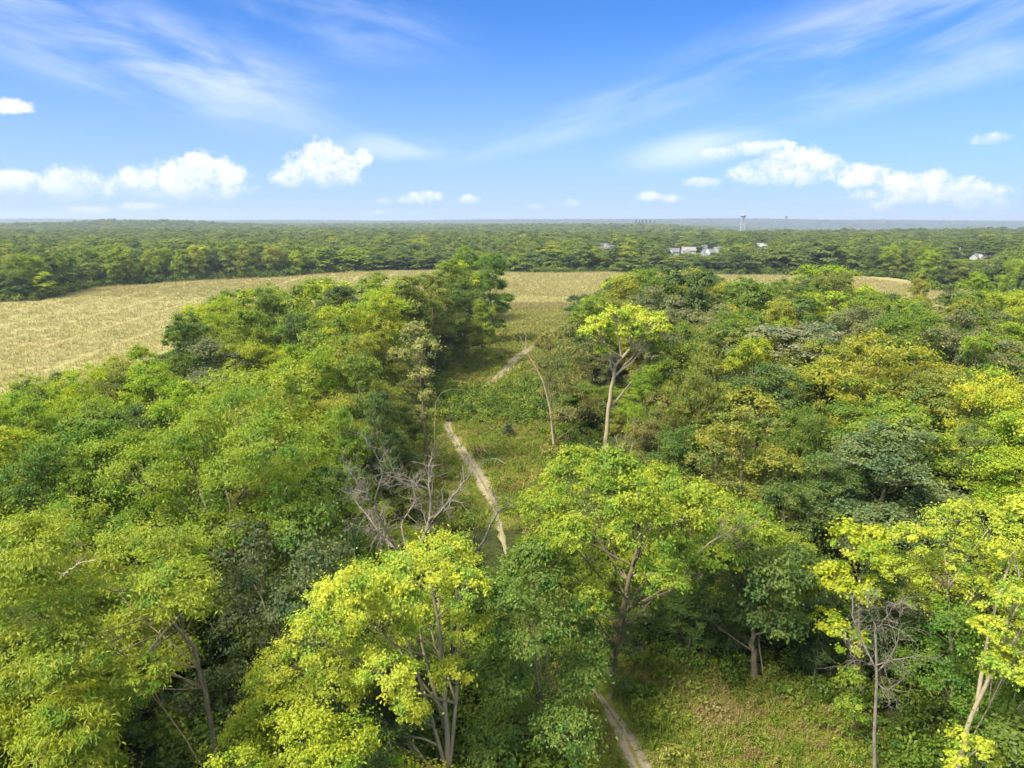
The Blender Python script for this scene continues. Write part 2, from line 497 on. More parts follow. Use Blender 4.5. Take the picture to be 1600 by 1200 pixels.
def build_tree(name, seed, trunk, R0, lobes, nclump, nleaf, L, Wd, droop=0.5, clump_r=0.34, bark=None, flat=0.85, limb_r=0.36,
               twigs=True, bare=0, rough=0.25, seg=7, gap=0.0, top_bias=0.25, twig_seg=4, taper=0.35, wild=0.9, low=0, stems=()):
    """trunk: polyline of points from the base up. lobes: (centre, radius). Returns (trunk mesh, crown mesh)."""
    rng = np.random.default_rng(seed)
    mb = Mb()
    trunk = np.asarray(trunk, float)
    # resample the trunk
    seglen = np.linalg.norm(np.diff(trunk, axis=0), axis=1); cum = np.concatenate([[0], np.cumsum(seglen)])
    m = 12; tt = np.linspace(0, cum[-1], m)
    TP = np.stack([np.interp(tt, cum, trunk[:, i]) for i in range(3)], 1)
    TP[1:-1] += rng.normal(0, R0 * 0.25, (m - 2, 3)) * [1, 1, 0]
    TR = R0 * (1 - (1 - taper) * np.linspace(0, 1, m)); TR[0] *= 1.35
    mb.tube(TP, TR, seg)
    for st in stems:
        st = np.asarray(st, float); c2 = np.concatenate([[0], np.cumsum(np.linalg.norm(np.diff(st, axis=0), axis=1))]); t2 = np.linspace(0, c2[-1], 10)
        sp = np.stack([np.interp(t2, c2, st[:, i]) for i in range(3)], 1)
        for _ in range(2): sp[1:-1] = .25 * sp[:-2] + .5 * sp[1:-1] + .25 * sp[2:]
        sr = R0 * np.linspace(.68, .26, 10); mb.tube(sp, sr, seg)
        TP = np.concatenate([TP, sp[2:]]); TR = np.concatenate([TR, sr[2:]])
    C = []; O = []; Tn = []
    for (lc, lr) in lobes:
        lc = np.asarray(lc, float)
        # limb leaves the trunk well below the lobe
        dz = lc[2] - TP[:, 2]; dh = np.hypot(*(lc[:2] - TP[:, :2]).T)
        cost = np.abs(dz - np.maximum(dh * 0.9, lr * 0.6)) + 0.15 * dh
        cost[:3] += 2; cost[:low] += 8
        i0 = int(np.argsort(cost)[rng.choice([0, 1, 2, 3, 4, 5] if low else [0, 0, 1, 2])]); p0 = TP[i0]
        mid = (p0 + lc) / 2 + np.array([0, 0, -0.10 * dh[i0]]) + rng.normal(0, 0.12 * lr, 3)
        limb = curve_pts(p0, mid, lc, 7)
        r_l = min(TR[i0] * 0.8, R0 * limb_r * (0.55 + 0.45 * lr / max(l[1] for l in lobes)))
        limb[1:-1] += rng.normal(0, lr * 0.035, (5, 3))
        mb.tube(limb, np.linspace(r_l, r_l * 0.35, 7), max(4, seg - 2))
        nc = max(4, int(nclump * rng.uniform(0.8, 1.2)))
        # clumps over the surface of the lobe, more of them above; the skirt thins out
        d = rng.normal(size=(nc * 3, 3)); d /= np.linalg.norm(d, axis=1)[:, None]
        keep = d[:, 2] > rng.uniform(-0.95, 0.35, len(d)) * (1 - top_bias)
        d = d[keep][:nc]
        rr = lr * (1 - rough * rng.random(len(d)) ** 1.5 + rng.normal(0, 0.06, len(d)))
        cc = lc + d * rr[:, None] * np.array([1, 1, flat])
        for k in range(len(cc)):
            if gap and rng.random() < gap: continue
            cr = lr * clump_r * rng.uniform(0.65, 1.3)
            if twigs and (k % 2 == 0 or bare):
                s = limb[rng.integers(3, 7)]
                md = (s + cc[k]) / 2 + np.array([0, 0, -0.08 * lr]) + rng.normal(0, 0.05 * lr, 3)
                rt = max(r_l * 0.22, 0.012)
                mb.tube(curve_pts(s, md, cc[k], 4), np.linspace(rt, rt * 0.4, 4), twig_seg)
            if bare and rng.random() < bare: continue
            nl = max(6, int(nleaf * rng.uniform(0.7, 1.3)))
            u = rng.normal(size=(nl, 3)); u /= np.linalg.norm(u, axis=1)[:, None]
            u[:, 2] = np.where(u[:, 2] < -0.35, -u[:, 2], u[:, 2])
            rad = cr * np.minimum(1.8, np.abs(rng.normal(0, 0.62, nl)) + 0.15)
            stray = rng.random(nl) < .12; rad = np.where(stray, rad * 1.7, rad)
            # uneven outline of each spray: a few fingers reach farther
            ph = rng.uniform(0, 6.28, 3)
            az = np.arctan2(u[:, 1], u[:, 0])
            rad *= 1 + 0.28 * np.sin(az * 3 + ph[0]) + 0.18 * np.sin(az * 5 + ph[1] + 3 * u[:, 2])
            c = cc[k] + u * rad[:, None] * np.array([1, 1, 0.72])
            od = d[k] * 0.9 + u * 0.7; od /= np.linalg.norm(od, axis=1)[:, None]
            C.append(c); O.append(od)
            Tn.append(np.full(nl, np.clip(rng.normal(0.5, 0.28), 0, 1)))
    tm = mb.mesh(name + '_wood', bark or M_BARK, True)
    if not C: return tm, None
    V, Q, tone = leaves(np.concatenate(C), np.concatenate(O), rng, L, Wd, droop, np.concatenate(Tn), wild)
    cm = quad_mesh(name + '_leaves', V, Q, M_LEAF, False, {'tone': tone})
    return tm, cm


CROWNS = []


def place(name, label, tm, cm, loc, color, rot=0.0, scl=(1, 1, 1), group='trees of the wood', cat='tree'):
    e = thing(name, label, cat, loc, group)
    e.rotation_euler = (0, 0, rot); e.scale = scl
    link('trunk', tm, e)
    if cm is not None:
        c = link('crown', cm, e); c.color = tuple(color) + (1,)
        CROWNS.append(c)
    return e


def hero(name, label, Y, trunk_px, lobes_px, color, R0=0.28, seed=1, nclump=16, nleaf=110, L=.30, Wd=.15, ddep=None, group=None, cat='tree', stems_px=(), **kw):
    """a tree whose trunk and lobes are given as seen, standing at distance Y; the crown gets the same depth as breadth"""
    rng = np.random.default_rng(seed + 500)
    x0 = pt(trunk_px[0][0], trunk_px[0][1], Y)[0]
    base = np.array([x0, Y, tz(x0, Y) - 0.2])
    tr = [base] + [pt(p[0], p[1], Y + (p[2] if len(p) > 2 else 0)) for p in trunk_px[1:]]
    xs = [pt(l[0], l[1], Y)[0] for l in lobes_px]
    cx = sum(xs) / len(xs)
    half = max(abs(x - cx) for x in xs) + 1.0
    lobes = []
    for k, l in enumerate(lobes_px):
        px, py, r = l[:3]
        if len(l) > 3: dy = l[3]
        else:
            w = math.sqrt(max(0.05, 1 - ((xs[k] - cx) / half) ** 2))
            dy = half * w * 0.85 * (-1 if k % 2 else 1) * rng.uniform(0.25, 1.0)
            if ddep is not None: dy *= ddep
        c = pt(px, py, Y + dy)
        lobes.append((c, r / FPX * (Y + dy + 6) * 1.0))
    if min(l[0][2] for l in lobes) < 0: print('lobe under ground', name, label)
    off = base.copy()
    if stems_px: kw['stems'] = [[pt(q[0], q[1], Y + (q[2] if len(q) > 2 else 0)) - off for q in st] for st in stems_px]
    tr = [p - off for p in tr]; lobes = [(c - off, r) for c, r in lobes]
    # hidden lobes on the far side, so that the crown is whole from elsewhere
    tm, cm = build_tree(name, seed, tr, R0, lobes, nclump, nleaf, L, Wd, **kw)
    return place(name, label, tm, cm, tuple(off), color, group=group, cat=cat)


# ------------------------------------------------------------------ ground
def graded(lo, hi, n0, k):
    t = np.linspace(-1, 1, n0)
    return t


def build_ground():
    ys = np.concatenate([np.arange(-60, 300, 3.0), np.arange(300, 720, 12.0), np.arange(720, 3000, 60.0), np.arange(3000, 12600, 200.0)])
    u = np.linspace(-1, 1, 241)
    xs = np.sign(u) * (np.abs(u) * 150 + np.maximum(0, np.abs(u) - 0.45) ** 2.4 * 43000)
    Xg, Yg = np.meshgrid(xs, ys)
    Zg = terrain(Xg, Yg)
    nx, ny = len(xs), len(ys)
    V = np.stack([Xg, Yg, Zg], -1).reshape(-1, 3)
    i = np.arange(nx * ny).reshape(ny, nx)
    Q = np.stack([i[:-1, :-1], i[:-1, 1:], i[1:, 1:], i[1:, :-1]], -1).reshape(-1, 4)
    md = poly_dist(meadow_poly, V[:, 0], V[:, 1])
    meadow = sstep((md + 2.0) / 4.0)
    m, T, out = mat_base('ground_soil_and_grass')
    at = T.new('ShaderNodeAttribute', attribute_name='meadow')
    geo = T.new('ShaderNodeNewGeometry')
    n1 = T.noise(geo.outputs['Position'], 0.16, 5, 0.6); n2 = T.noise(geo.outputs['Position'], 1.4, 5, 0.65)
    n3 = T.noise(geo.outputs['Position'], 0.07, 3)
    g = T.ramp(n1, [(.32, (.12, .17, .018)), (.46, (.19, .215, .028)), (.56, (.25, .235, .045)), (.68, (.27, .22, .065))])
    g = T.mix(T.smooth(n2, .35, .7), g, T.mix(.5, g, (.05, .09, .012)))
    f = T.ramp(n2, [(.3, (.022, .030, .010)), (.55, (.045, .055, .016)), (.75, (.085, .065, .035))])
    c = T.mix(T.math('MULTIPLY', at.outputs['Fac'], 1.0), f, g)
    b = T.new('ShaderNodeBsdfDiffuse'); T.link(c, b.inputs[0])
    bp = T.new('ShaderNodeBump'); bp.inputs['Strength'].default_value = 0.8; bp.inputs['Distance'].default_value = 0.25
    T.link(n2, bp.inputs['Height']); T.link(bp.outputs[0], b.inputs['Normal'])
    T.link(b.outputs[0], out.inputs[0])
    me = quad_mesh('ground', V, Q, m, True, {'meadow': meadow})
    link('ground', me, kind='structure')


build_ground()


def ribbon(name, pts, widths, mat, lift=0.04, step=1.5):
    """a strip along a path laid on the ground: returns an object"""
    pts = np.asarray(pts, float)
    cum = np.concatenate([[0], np.cumsum(np.linalg.norm(np.diff(pts, axis=0), axis=1))])
    n = max(8, int(cum[-1] / step)); t = np.linspace(0, cum[-1], n)
    # smooth by cubic-like double interpolation
    P = np.stack([np.interp(t, cum, pts[:, i]) for i in range(2)], 1)
    for _ in range(10): P[1:-1] = 0.25 * P[:-2] + 0.5 * P[1:-1] + 0.25 * P[2:]
    W = np.interp(t, cum, widths)
    T_ = np.gradient(P, axis=0); T_ /= np.linalg.norm(T_, axis=1)[:, None]
    N_ = np.stack([T_[:, 1], -T_[:, 0]], 1)
    k = 7; rng = np.random.default_rng(5)
    s = np.linspace(-0.5, 0.5, k)
    V = P[:, None, :] + N_[:, None, :] * (s[None, :, None] * W[:, None, None])
    edge = rng.normal(0, 0.16, (n, 2))
    V[:, 0] += N_ * edge[:, :1]; V[:, -1] += N_ * edge[:, 1:]
    Z = terrain(V[..., 0], V[..., 1]) + lift
    Z[:, [1, 5]] += 0.0
    Z[:, 3] += 0.05
    Vv = np.concatenate([V, Z[..., None]], -1).reshape(-1, 3)
    i = np.arange(n * k).reshape(n, k)
    Q = np.stack([i[:-1, :-1], i[:-1, 1:], i[1:, 1:], i[1:, :-1]], -1).reshape(-1, 4)
    across = np.tile(s, n)
    return link(name, quad_mesh(name, Vv, Q, mat, True, {'across': across}), kind='structure'), P, N_, W


def mat_track():
    m, T, out = mat_base('gravel_track')
    at = T.new('ShaderNodeAttribute', attribute_name='across'); geo = T.new('ShaderNodeNewGeometry')
    n1 = T.noise(geo.outputs['Position'], 0.7, 5, 0.65); n2 = T.noise(geo.outputs['Position'], 5, 5, 0.7)
    gravel = T.ramp(n2, [(.3, (.18, .15, .10)), (.5, (.28, .235, .16)), (.7, (.37, .32, .225))])
    grass = T.ramp(n2, [(.3, (.12, .14, .03)), (.6, (.22, .19, .06)), (.8, (.27, .21, .09))])
    a = T.math('ABSOLUTE', at.outputs['Fac'])
    mid = T.smooth(a, 0.03, 0.12, 1.0, 0.0)
    edge = T.smooth(a, 0.22, 0.50, 0.0, 1.0)
    k = T.math('ADD', T.math('MAXIMUM', T.math('MULTIPLY', mid, .6), edge), T.math('MULTIPLY', T.math('SUBTRACT', n1, .5), 1.6))
    c = T.mix(T.smooth(k, .25, .7), gravel, grass)
    b = T.new('ShaderNodeBsdfDiffuse'); T.link(c, b.inputs[0])
    bp = T.new('ShaderNodeBump'); bp.inputs['Strength'].default_value = .7; bp.inputs['Distance'].default_value = .08
    T.link(n2, bp.inputs['Height']); T.link(bp.outputs[0], b.inputs['Normal'])
    T.link(b.outputs[0], out.inputs[0])
    return m


track_px = [(815, 552), (800, 566), (788, 582)]
track_pts = [(7.5, 222), (6.5, 208)] + [tuple(ground_pt(*p)[:2]) for p in track_px] + [(-6, 154), (-12, 140)] + \
    [tuple(ground_pt(*p)[:2]) for p in [(697, 662), (712, 690), (740, 730), (760, 765), (776, 800)]] + [(-0.6, 70), (2.0, 60), (5.2, 52), (7.0, 47)] + [tuple(ground_pt(*p)[:2]) for p in [(978, 1150), (1003, 1200)]] + [(8.6, 30), (9, 10)]
_, TRK, TRN, TRW = ribbon('gravel_track', track_pts, [.8, 2.4] + [3.4, 3.6, 3.4] + [1.6] * 2 + [1.5, 2.0, 2.5, 2.6, 1.0] + [.25, .2, .3, .6] + [1.9, 2.0, 1.9, 1.8], mat_track())

# ------------------------------------------------------------------ corn field
def build_field():
    m, T, out = mat_base('ripe_corn')
    geo = T.new('ShaderNodeNewGeometry')
    n1 = T.noise(geo.outputs['Position'], 0.020, 4, 0.6); n2 = T.noise(geo.outputs['Position'], 0.9, 4, 0.7)
    mp = T.new('ShaderNodeMapping'); T.link(geo.outputs['Position'], mp.inputs[0])
    mp.inputs['Rotation'].default_value = (0, 0, math.radians(18)); mp.inputs['Scale'].default_value = (.01, .06, 1)
    n3 = T.noise(mp.outputs[0], 1.0, 3)
    c = T.ramp(n1, [(.3, (.33, .29, .13)), (.5, (.38, .32, .15)), (.7, (.30, .31, .12))])
    c = T.mix(T.smooth(n3, .35, .65), c, T.mix(.5, c, (.22, .23, .07)))
    c = T.mix(T.smooth(n2, .3, .75), T.mix(.5, c, (.16, .15, .05)), c)
    b = T.new('ShaderNodeBsdfDiffuse'); T.link(c, b.inputs[0]); T.link(b.outputs[0], out.inputs[0])
    # canopy sheet a little below the tassels, with a skirt down to the ground
    xs = np.arange(-330, 240, 2.5); ys = np.arange(90, 520, 2.5)
    Xg, Yg = np.meshgrid(xs, ys); rng = np.random.default_rng(3)
    jx, jy = rng.uniform(-.8, .8, Xg.shape), rng.uniform(-.8, .8, Xg.shape)
    X2, Y2 = Xg + jx, Yg + jy
    d = poly_dist(field_poly, X2, Y2)
    d = np.where((X2 > -14) & (X2 < 42) & (Y2 < 320), d - 22, d)
    Z = terrain(X2, Y2) + np.clip(d / 1.2, -0.2, 1) * 1.5 + rng.normal(0, .12, Xg.shape) * (d > 1)
    i = np.arange(Xg.size).reshape(Xg.shape)
    Q = np.stack([i[:-1, :-1], i[:-1, 1:], i[1:, 1:], i[1:, :-1]], -1).reshape(-1, 4)
    dd = d.ravel(); keep = (dd[Q] > -2.2).all(1) & (dd[Q] > -0.5).any(1)
    Q = Q[keep]
    used, inv = np.unique(Q, return_inverse=True)
    V = np.stack([X2, Y2, Z], -1).reshape(-1, 3)[used]
    me = quad_mesh('corn_field', V, inv.reshape(-1, 4), m, True)
    link('corn_field', me, kind='structure')


build_field()


# scattering of small stuff
def scatter(name, P, rot, scl, idx, protos, **props):
    coll = bpy.data.collections.new(name + '_kinds')
    for k, (pn, me) in enumerate(protos):
        o = bpy.data.objects.new('%s_%02d' % (name, k), me); coll.objects.link(o)
    me = bpy.data.meshes.new(name)
    me.vertices.add(len(P)); me.vertices.foreach_set('co', np.asarray(P, np.float32).ravel())
    a = me.attributes.new('rot', 'FLOAT', 'POINT'); a.data.foreach_set('value', np.asarray(rot, np.float32))
    a = me.attributes.new('scl', 'FLOAT_VECTOR', 'POINT'); a.data.foreach_set('vector', np.asarray(scl, np.float32).ravel())
    a = me.attributes.new('idx', 'INT', 'POINT'); a.data.foreach_set('value', np.asarray(idx, np.int32))
    o = link(name, me, kind='stuff', **props)
    ng = bpy.data.node_groups.new(name, 'GeometryNodeTree')
    ng.interface.new_socket('Geometry', in_out='INPUT', socket_type='NodeSocketGeometry')
    ng.interface.new_socket('Geometry', in_out='OUTPUT', socket_type='NodeSocketGeometry')
    T = NT(ng)
    gi = T.new('NodeGroupInput'); go = T.new('NodeGroupOutput')
    iop = T.new('GeometryNodeInstanceOnPoints'); ci = T.new('GeometryNodeCollectionInfo')
    ci.inputs['Collection'].default_value = coll
    ci.inputs['Separate Children'].default_value = True; ci.inputs['Reset Children'].default_value = True

    def named(nm, typ):
        n = T.new('GeometryNodeInputNamedAttribute', data_type=typ); n.inputs['Name'].default_value = nm
        return n.outputs[0]
    cx = T.new('ShaderNodeCombineXYZ'); T.link(named('rot', 'FLOAT'), cx.inputs[2])
    er = T.new('FunctionNodeEulerToRotation'); T.link(cx.outputs[0], er.inputs[0])
    T.link(gi.outputs[0], iop.inputs['Points']); T.link(ci.outputs[0], iop.inputs['Instance'])
    iop.inputs['Pick Instance'].default_value = True
    T.link(named('idx', 'INT'), iop.inputs['Instance Index'])
    T.link(er.outputs[0], iop.inputs['Rotation']); T.link(named('scl', 'FLOAT_VECTOR'), iop.inputs['Scale'])
    T.link(iop.outputs[0], go.inputs[0])
    md = o.modifiers.new('scatter', 'NODES'); md.node_group = ng
    return o


def blades(rng, n, spread, h, w, lean, mat, name, curl=0.5):
    """a tuft of upright bent leaves, two quads each"""
    V = []; Q = []
    for k in range(n):
        a = rng.uniform(0, 2 * PI); r = spread * math.sqrt(rng.random())
        b = np.array([r * math.cos(rng.uniform(0, 6.28)), r * math.sin(rng.uniform(0, 6.28)), 0])
        d = np.array([math.cos(a), math.sin(a), 0]); s = np.array([-d[1], d[0], 0])
        hh = h * rng.uniform(.6, 1.15); ln = lean * rng.uniform(.4, 1.4) * hh
        p1 = b + d * ln * .45 + [0, 0, hh * .6]; p2 = b + d * ln + [0, 0, hh * (1 - curl * rng.random())]
        ww = w * rng.uniform(.7, 1.3)
        i = len(V)
        V += [b - s * ww * .5, b + s * ww * .5, p1 + s * ww * .5, p1 - s * ww * .5, p2 + s * ww * .12, p2 - s * ww * .12]
        Q += [(i, i + 1, i + 2, i + 3), (i + 3, i + 2, i + 4, i + 5)]
    return quad_mesh(name, np.array(V), Q, mat)


def dry_patch(T, pos, c):
    """one patch of dry, trampled grass in the near clearing"""
    g = ground_pt(1120, 1120)
    vd = T.new('ShaderNodeVectorMath', operation='DISTANCE'); T.link(pos, vd.inputs[0]); vd.inputs[1].default_value = (g[0], g[1], 0)
    k = T.math('ADD', T.math('MULTIPLY', vd.outputs['Value'], -.36), T.math('MULTIPLY', T.noise(pos, .55, 4, .7), 2.3))
    c = T.mix(T.math('MULTIPLY', T.smooth(k, .05, .75), .8), c, (.33, .25, .10))
    sp = T.new('ShaderNodeSeparateXYZ'); T.link(pos, sp.inputs[0])
    return T.mix(T.math('MULTIPLY', T.smooth(sp.outputs[1], 175, 285), .75), c, (.34, .31, .10))     # ripe grass towards the field


def mat_tuft(name, stops, rough_scale=.05, trans=.3, var=.6, dry=False):
    m, T, out = mat_base(name)
    oi = T.new('ShaderNodeObjectInfo'); geo = T.new('ShaderNodeNewGeometry')
    n = T.noise(oi.outputs['Location'], rough_scale, 4, .65)
    k = T.math('ADD', T.math('MULTIPLY', n, .62), T.math('MULTIPLY', oi.outputs['Random'], .38))
    if name == 'corn_leaf':
        mp = T.new('ShaderNodeMapping'); T.link(oi.outputs['Location'], mp.inputs[0])
        mp.inputs['Rotation'].default_value = (0, 0, math.radians(14)); mp.inputs['Scale'].default_value = (.008, .05, 1)
        k = T.math('ADD', k, T.math('MULTIPLY', T.math('SUBTRACT', T.noise(mp.outputs[0], 1.0, 4, .6), .5), .75))
    c = T.ramp(k, stops)
    if dry: c = dry_patch(T, oi.outputs['Location'], c)
    v = T.math('ADD', T.math('MULTIPLY', geo.outputs['Random Per Island'], var), 1 - var / 2)
    hs = T.new('ShaderNodeHueSaturation'); T.link(c, hs.inputs['Color']); T.link(v, hs.inputs['Value'])
    leaf_shader(T, out, hs.outputs[0], trans)
    return m


def build_corn():
    rng = np.random.default_rng(11)
    m = mat_tuft('corn_leaf', [(.28, (.33, .265, .11)), (.40, (.37, .30, .14)), (.50, (.33, .28, .12)), (.60, (.27, .275, .09)), (.75, (.32, .265, .11))], .022, .3, .18)
    protos = [('corn', blades(rng, 18, .5, 2.35, .085, .22, m, 'corn_%d' % k)) for k in range(5)]
    # rows run away from the camera, bending a little west
    ang = math.radians(5)
    u = np.arange(-360, 260, 0.95); v = np.arange(60, 520, 0.8)
    U, W = np.meshgrid(u, v)
    U = U + rng.normal(0, .09, U.shape); W = W + rng.uniform(-.4, .4, U.shape)
    X = (U * math.cos(ang) - W * math.sin(ang)).ravel(); Y = (U * math.sin(ang) + W * math.cos(ang)).ravel()
    k = (((U.ravel() % 19) > 1.1) | (U.ravel() > -30)) & (Y > 88) & (np.abs(X) < Y * .80 + 20)
    k &= rng.random(len(X)) < np.clip(1.25 - Y / 480, .35, 1)
    X, Y = X[k], Y[k]
    k = poly_dist(field_poly, X, Y) + 3.5 * np.sin(X / 5 + 2) * np.sin(Y / 7) * ((X > -12) & (X < 40)) > np.where((X > -12) & (X < 40) & (Y < 290), rng.uniform(0, 30, len(X)) , 0.2)
    X, Y = X[k], Y[k]
    n = len(X); s = rng.uniform(.85, 1.12, n) * np.where(Y > 330, 1.15, 1)
    print('corn', n)
    P = np.stack([X, Y, terrain(X, Y)], 1)
    scatter('corn_plants', P, rng.uniform(0, 6.28, n), np.stack([s, s, s * rng.uniform(.9, 1.08, n)], 1), rng.integers(0, 5, n), protos,
            label='ripening straw coloured corn standing in the open field', category='corn')


build_corn()

# ------------------------------------------------------------------ generic tree kinds (shared by many)
def normalise(tm, cm, h=20.0, half=6.2):
    """scale a kind so that its crown is exactly 2 x half broad and h high"""
    co = np.empty(len(cm.vertices) * 3, np.float32); cm.vertices.foreach_get('co', co); co = co.reshape(-1, 3)
    f = np.array([half / np.percentile(np.hypot(co[:, 0], co[:, 1]), 97)] * 2 + [h / np.percentile(co[:, 2], 99.3)])
    for me in (tm, cm):
        c = np.empty(len(me.vertices) * 3, np.float32); me.vertices.foreach_get('co', c)
        me.vertices.foreach_set('co', (c.reshape(-1, 3) * f).astype(np.float32).ravel()); me.update()
    return tm, cm


def kind_near(seed, h=20, R=6.5, base=.26, nl=11, shape='round', nclump=19, nleaf=165, L=.27, Wd=.165, lean=.3, **kw):
    kw.setdefault('clump_r', .42); kw.setdefault('wild', 1.0)
    rng = np.random.default_rng(seed)
    lob = auto_lobes(rng, h, R, base, nl, shape)
    tr = [np.array([0, 0, -.3]), np.array([rng.normal(0, lean), rng.normal(0, lean), h * .3]), np.array([rng.normal(0, lean * 2), rng.normal(0, lean * 2), h * .72])]
    tm, cm = build_tree('tree', seed, tr, .30, lob, nclump, nleaf, L, Wd, twig_seg=3, **kw)
    return normalise(tm, cm, h)


NEAR = [
    kind_near(101, nl=15, nclump=18), kind_near(102, shape='umbrella', nl=14, droop=.8, gap=.05), kind_near(103, R=5.4, shape='tall', base=.15, nl=16, nclump=16),
    kind_near(104, R=6.8, nl=18, nclump=15, gap=.08, droop=.9, Wd=.13, L=.36), kind_near(105, R=5.8, base=.25, nl=13, nclump=22, gap=.04),
    kind_near(106, R=6.0, shape='tall', base=.12, nl=17, nclump=18, nleaf=150),
]
SPARSE = [kind_near(111, R=5.2, base=.3, nl=13, nclump=15, nleaf=50, gap=.12, L=.34, Wd=.2), kind_near(112, R=4.6, shape='tall', base=.2, nl=14, nclump=14, nleaf=45, gap=.15, L=.34, Wd=.2)]
MID = [kind_near(200 + k, R=[6.5, 5.6, 6.2, 7.0][k], shape=['round', 'tall', 'umbrella', 'round'][k], base=.10, nl=[13, 14, 13, 15][k], nclump=17, nleaf=48, L=.55, Wd=.34, twigs=False, seg=5, wild=.6) for k in range(4)]


def wood_kind(seed, R, nl, nclump, nleaf, L, Wd, h=20):
    rng = np.random.default_rng(seed)
    lob = auto_lobes(rng, h, R, .05, nl, 'round', .42)
    lob.append((np.array([0, 0, h * .62]), R * .55))
    tm, cm = build_tree('wood', seed, [np.array([0, 0, -.3]), np.array([0, 0, h * .5])], .3, lob, nclump, nleaf, L, Wd, twigs=False, seg=4, clump_r=.38, wild=.32)
    normalise(tm, cm)
    cm.materials.clear(); cm.materials.append(M_WOOD)
    return cm


def wood_copy(me):
    m = me.copy(); m.materials.clear(); m.materials.append(M_WOOD); return m


WOOD_A = [wood_kind(300 + k, [6.5, 6.0, 7.0, 6.2][k], 11, 14, 22, .85, .55) for k in range(4)]      # 150 to 900 m
WOOD_B = [wood_kind(310 + k, 7.5, 8, 9, 9, 2.0, 1.3) for k in range(3)]                             # beyond
WOOD_N = [wood_copy(NEAR[k][1]) for k in (0, 2, 4)]                                                 # near, mostly hidden

# ------------------------------------------------------------------ the trees nearest the camera, one by one
G1 = 'trees of the near wood'
E1 = hero('hickory_tree', 'big feathery yellow-green tree at the bottom left with a bare leaning trunk', 38,
     [(352, 1262), (322, 1085), (300, 1000), (235, 930)],
     [(130, 850, 78), (35, 885, 75), (235, 880, 70), (60, 960, 75), (165, 950, 80), (275, 935, 55), (15, 1030, 55), (110, 1030, 55), (200, 1010, 55),
      (225, 1060, 32), (-60, 930, 80), (-70, 1040, 70), (270, 1030, 34), (180, 1080, 45), (110, 1090, 55), (60, 1060, 50)], (.185, .245, .014), .21, 1, 40, 200, .23, .085, droop=.8, clump_r=.30, gap=.05, low=6, limb_r=.26, group=G1)
hero('hickory_tree', 'low feathery yellow-green tree under the big one, at the bottom left corner', 33,
     [(60, 1330), (70, 1200)],
     [(60, 1110, 60), (115, 1130, 52), (20, 1150, 60), (90, 1185, 60), (145, 1160, 30), (-50, 1150, 60), (150, 1215, 40)], (.21, .27, .014), .2, 2, 32, 170, .27, .085, droop=1.3, group=G1)
hero('broadleaf_tree', 'very broad mid green tree with a domed crown filling the left middle ground', 57,
     [(370, 1080), (365, 900), (360, 800)],
     [(365, 660, 62), (425, 705, 58), (300, 720, 60), (225, 755, 58), (475, 740, 50), (385, 770, 65), (290, 800, 52), (450, 815, 50), (185, 715, 40), (340, 845, 50),
      (330, 690, 50), (245, 820, 40)], MIDL, .38, 3, 30, 170, .26, .115, droop=.9, group=G1)
hero('broadleaf_tree', 'pale lime green tree with soft rounded crown just behind the broad domed tree', 80,
     [(430, 860), (430, 740)],
     [(400, 620, 42), (440, 650, 45), (370, 650, 36), (460, 610, 35), (350, 612, 34), (470, 680, 40)], LIME, .28, 4, 22, 80, .36, .17, droop=.8, group=G1)
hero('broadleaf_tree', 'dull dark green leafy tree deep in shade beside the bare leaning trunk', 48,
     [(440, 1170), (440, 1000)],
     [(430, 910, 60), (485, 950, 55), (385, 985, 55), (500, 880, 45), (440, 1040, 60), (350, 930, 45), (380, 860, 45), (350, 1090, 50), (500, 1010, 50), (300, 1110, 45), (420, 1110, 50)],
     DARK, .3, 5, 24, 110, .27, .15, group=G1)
hero('broadleaf_tree', 'fresh saturated green tree standing left of the bare dead tree', 54,
     [(515, 1090), (512, 950)],
     [(510, 790, 42), (470, 840, 45), (525, 850, 38), (490, 900, 45), (540, 890, 32), (440, 880, 40), (520, 760, 30)], DEEP, .25, 6, 24, 110, .28, .16, group=G1)
hero('yellowing_tree', 'bright lemon yellow tree in front with several pale upright stems', 39,
     [(704, 1262), (697, 1120), (690, 1000), (672, 900)],
     [(690, 878, 50), (640, 905, 52), (570, 915, 52), (725, 925, 34), (520, 965, 52), (590, 985, 55), (665, 965, 50), (728, 985, 32), (470, 1030, 50), (540, 1055, 50),
      (430, 1080, 42), (610, 1060, 42), (480, 1105, 42), (705, 1060, 28), (555, 1120, 42), (640, 1110, 28), (445, 1050, 48), (500, 1000, 48), (410, 1130, 48), (520, 1090, 50), (590, 1040, 48), (540, 930, 40), (470, 1150, 42), (610, 950, 48)], YELLOW, .22, 7, 30, 190, .175, .11, droop=1.0,
     clump_r=.27, bark=M_PALE, limb_r=.42, gap=.13, top_bias=.4, group=G1,
     stems_px=[[(703, 1225), (668, 1100, -.6), (640, 1010, -1), (612, 940, -1.5)], [(703, 1190), (715, 1080, .5), (718, 990, .8), (712, 910, 1)], [(702, 1240), (640, 1160, 1), (590, 1080, 2), (540, 1000, 2.5)], [(700, 1150), (660, 1020, 2), (650, 930, 2.5)]])
hero('broadleaf_tree', 'bushy light green young tree below the lemon yellow tree at the bottom edge', 34,
     [(450, 1330), (450, 1220)],
     [(430, 1115, 42), (480, 1150, 48), (380, 1165, 40), (540, 1165, 48), (430, 1195, 48), (510, 1205, 48), (590, 1180, 38), (370, 1215, 40), (620, 1215, 35)], (.225, .295, .012), .16, 8, 26, 150, .18, .10, group=G1)
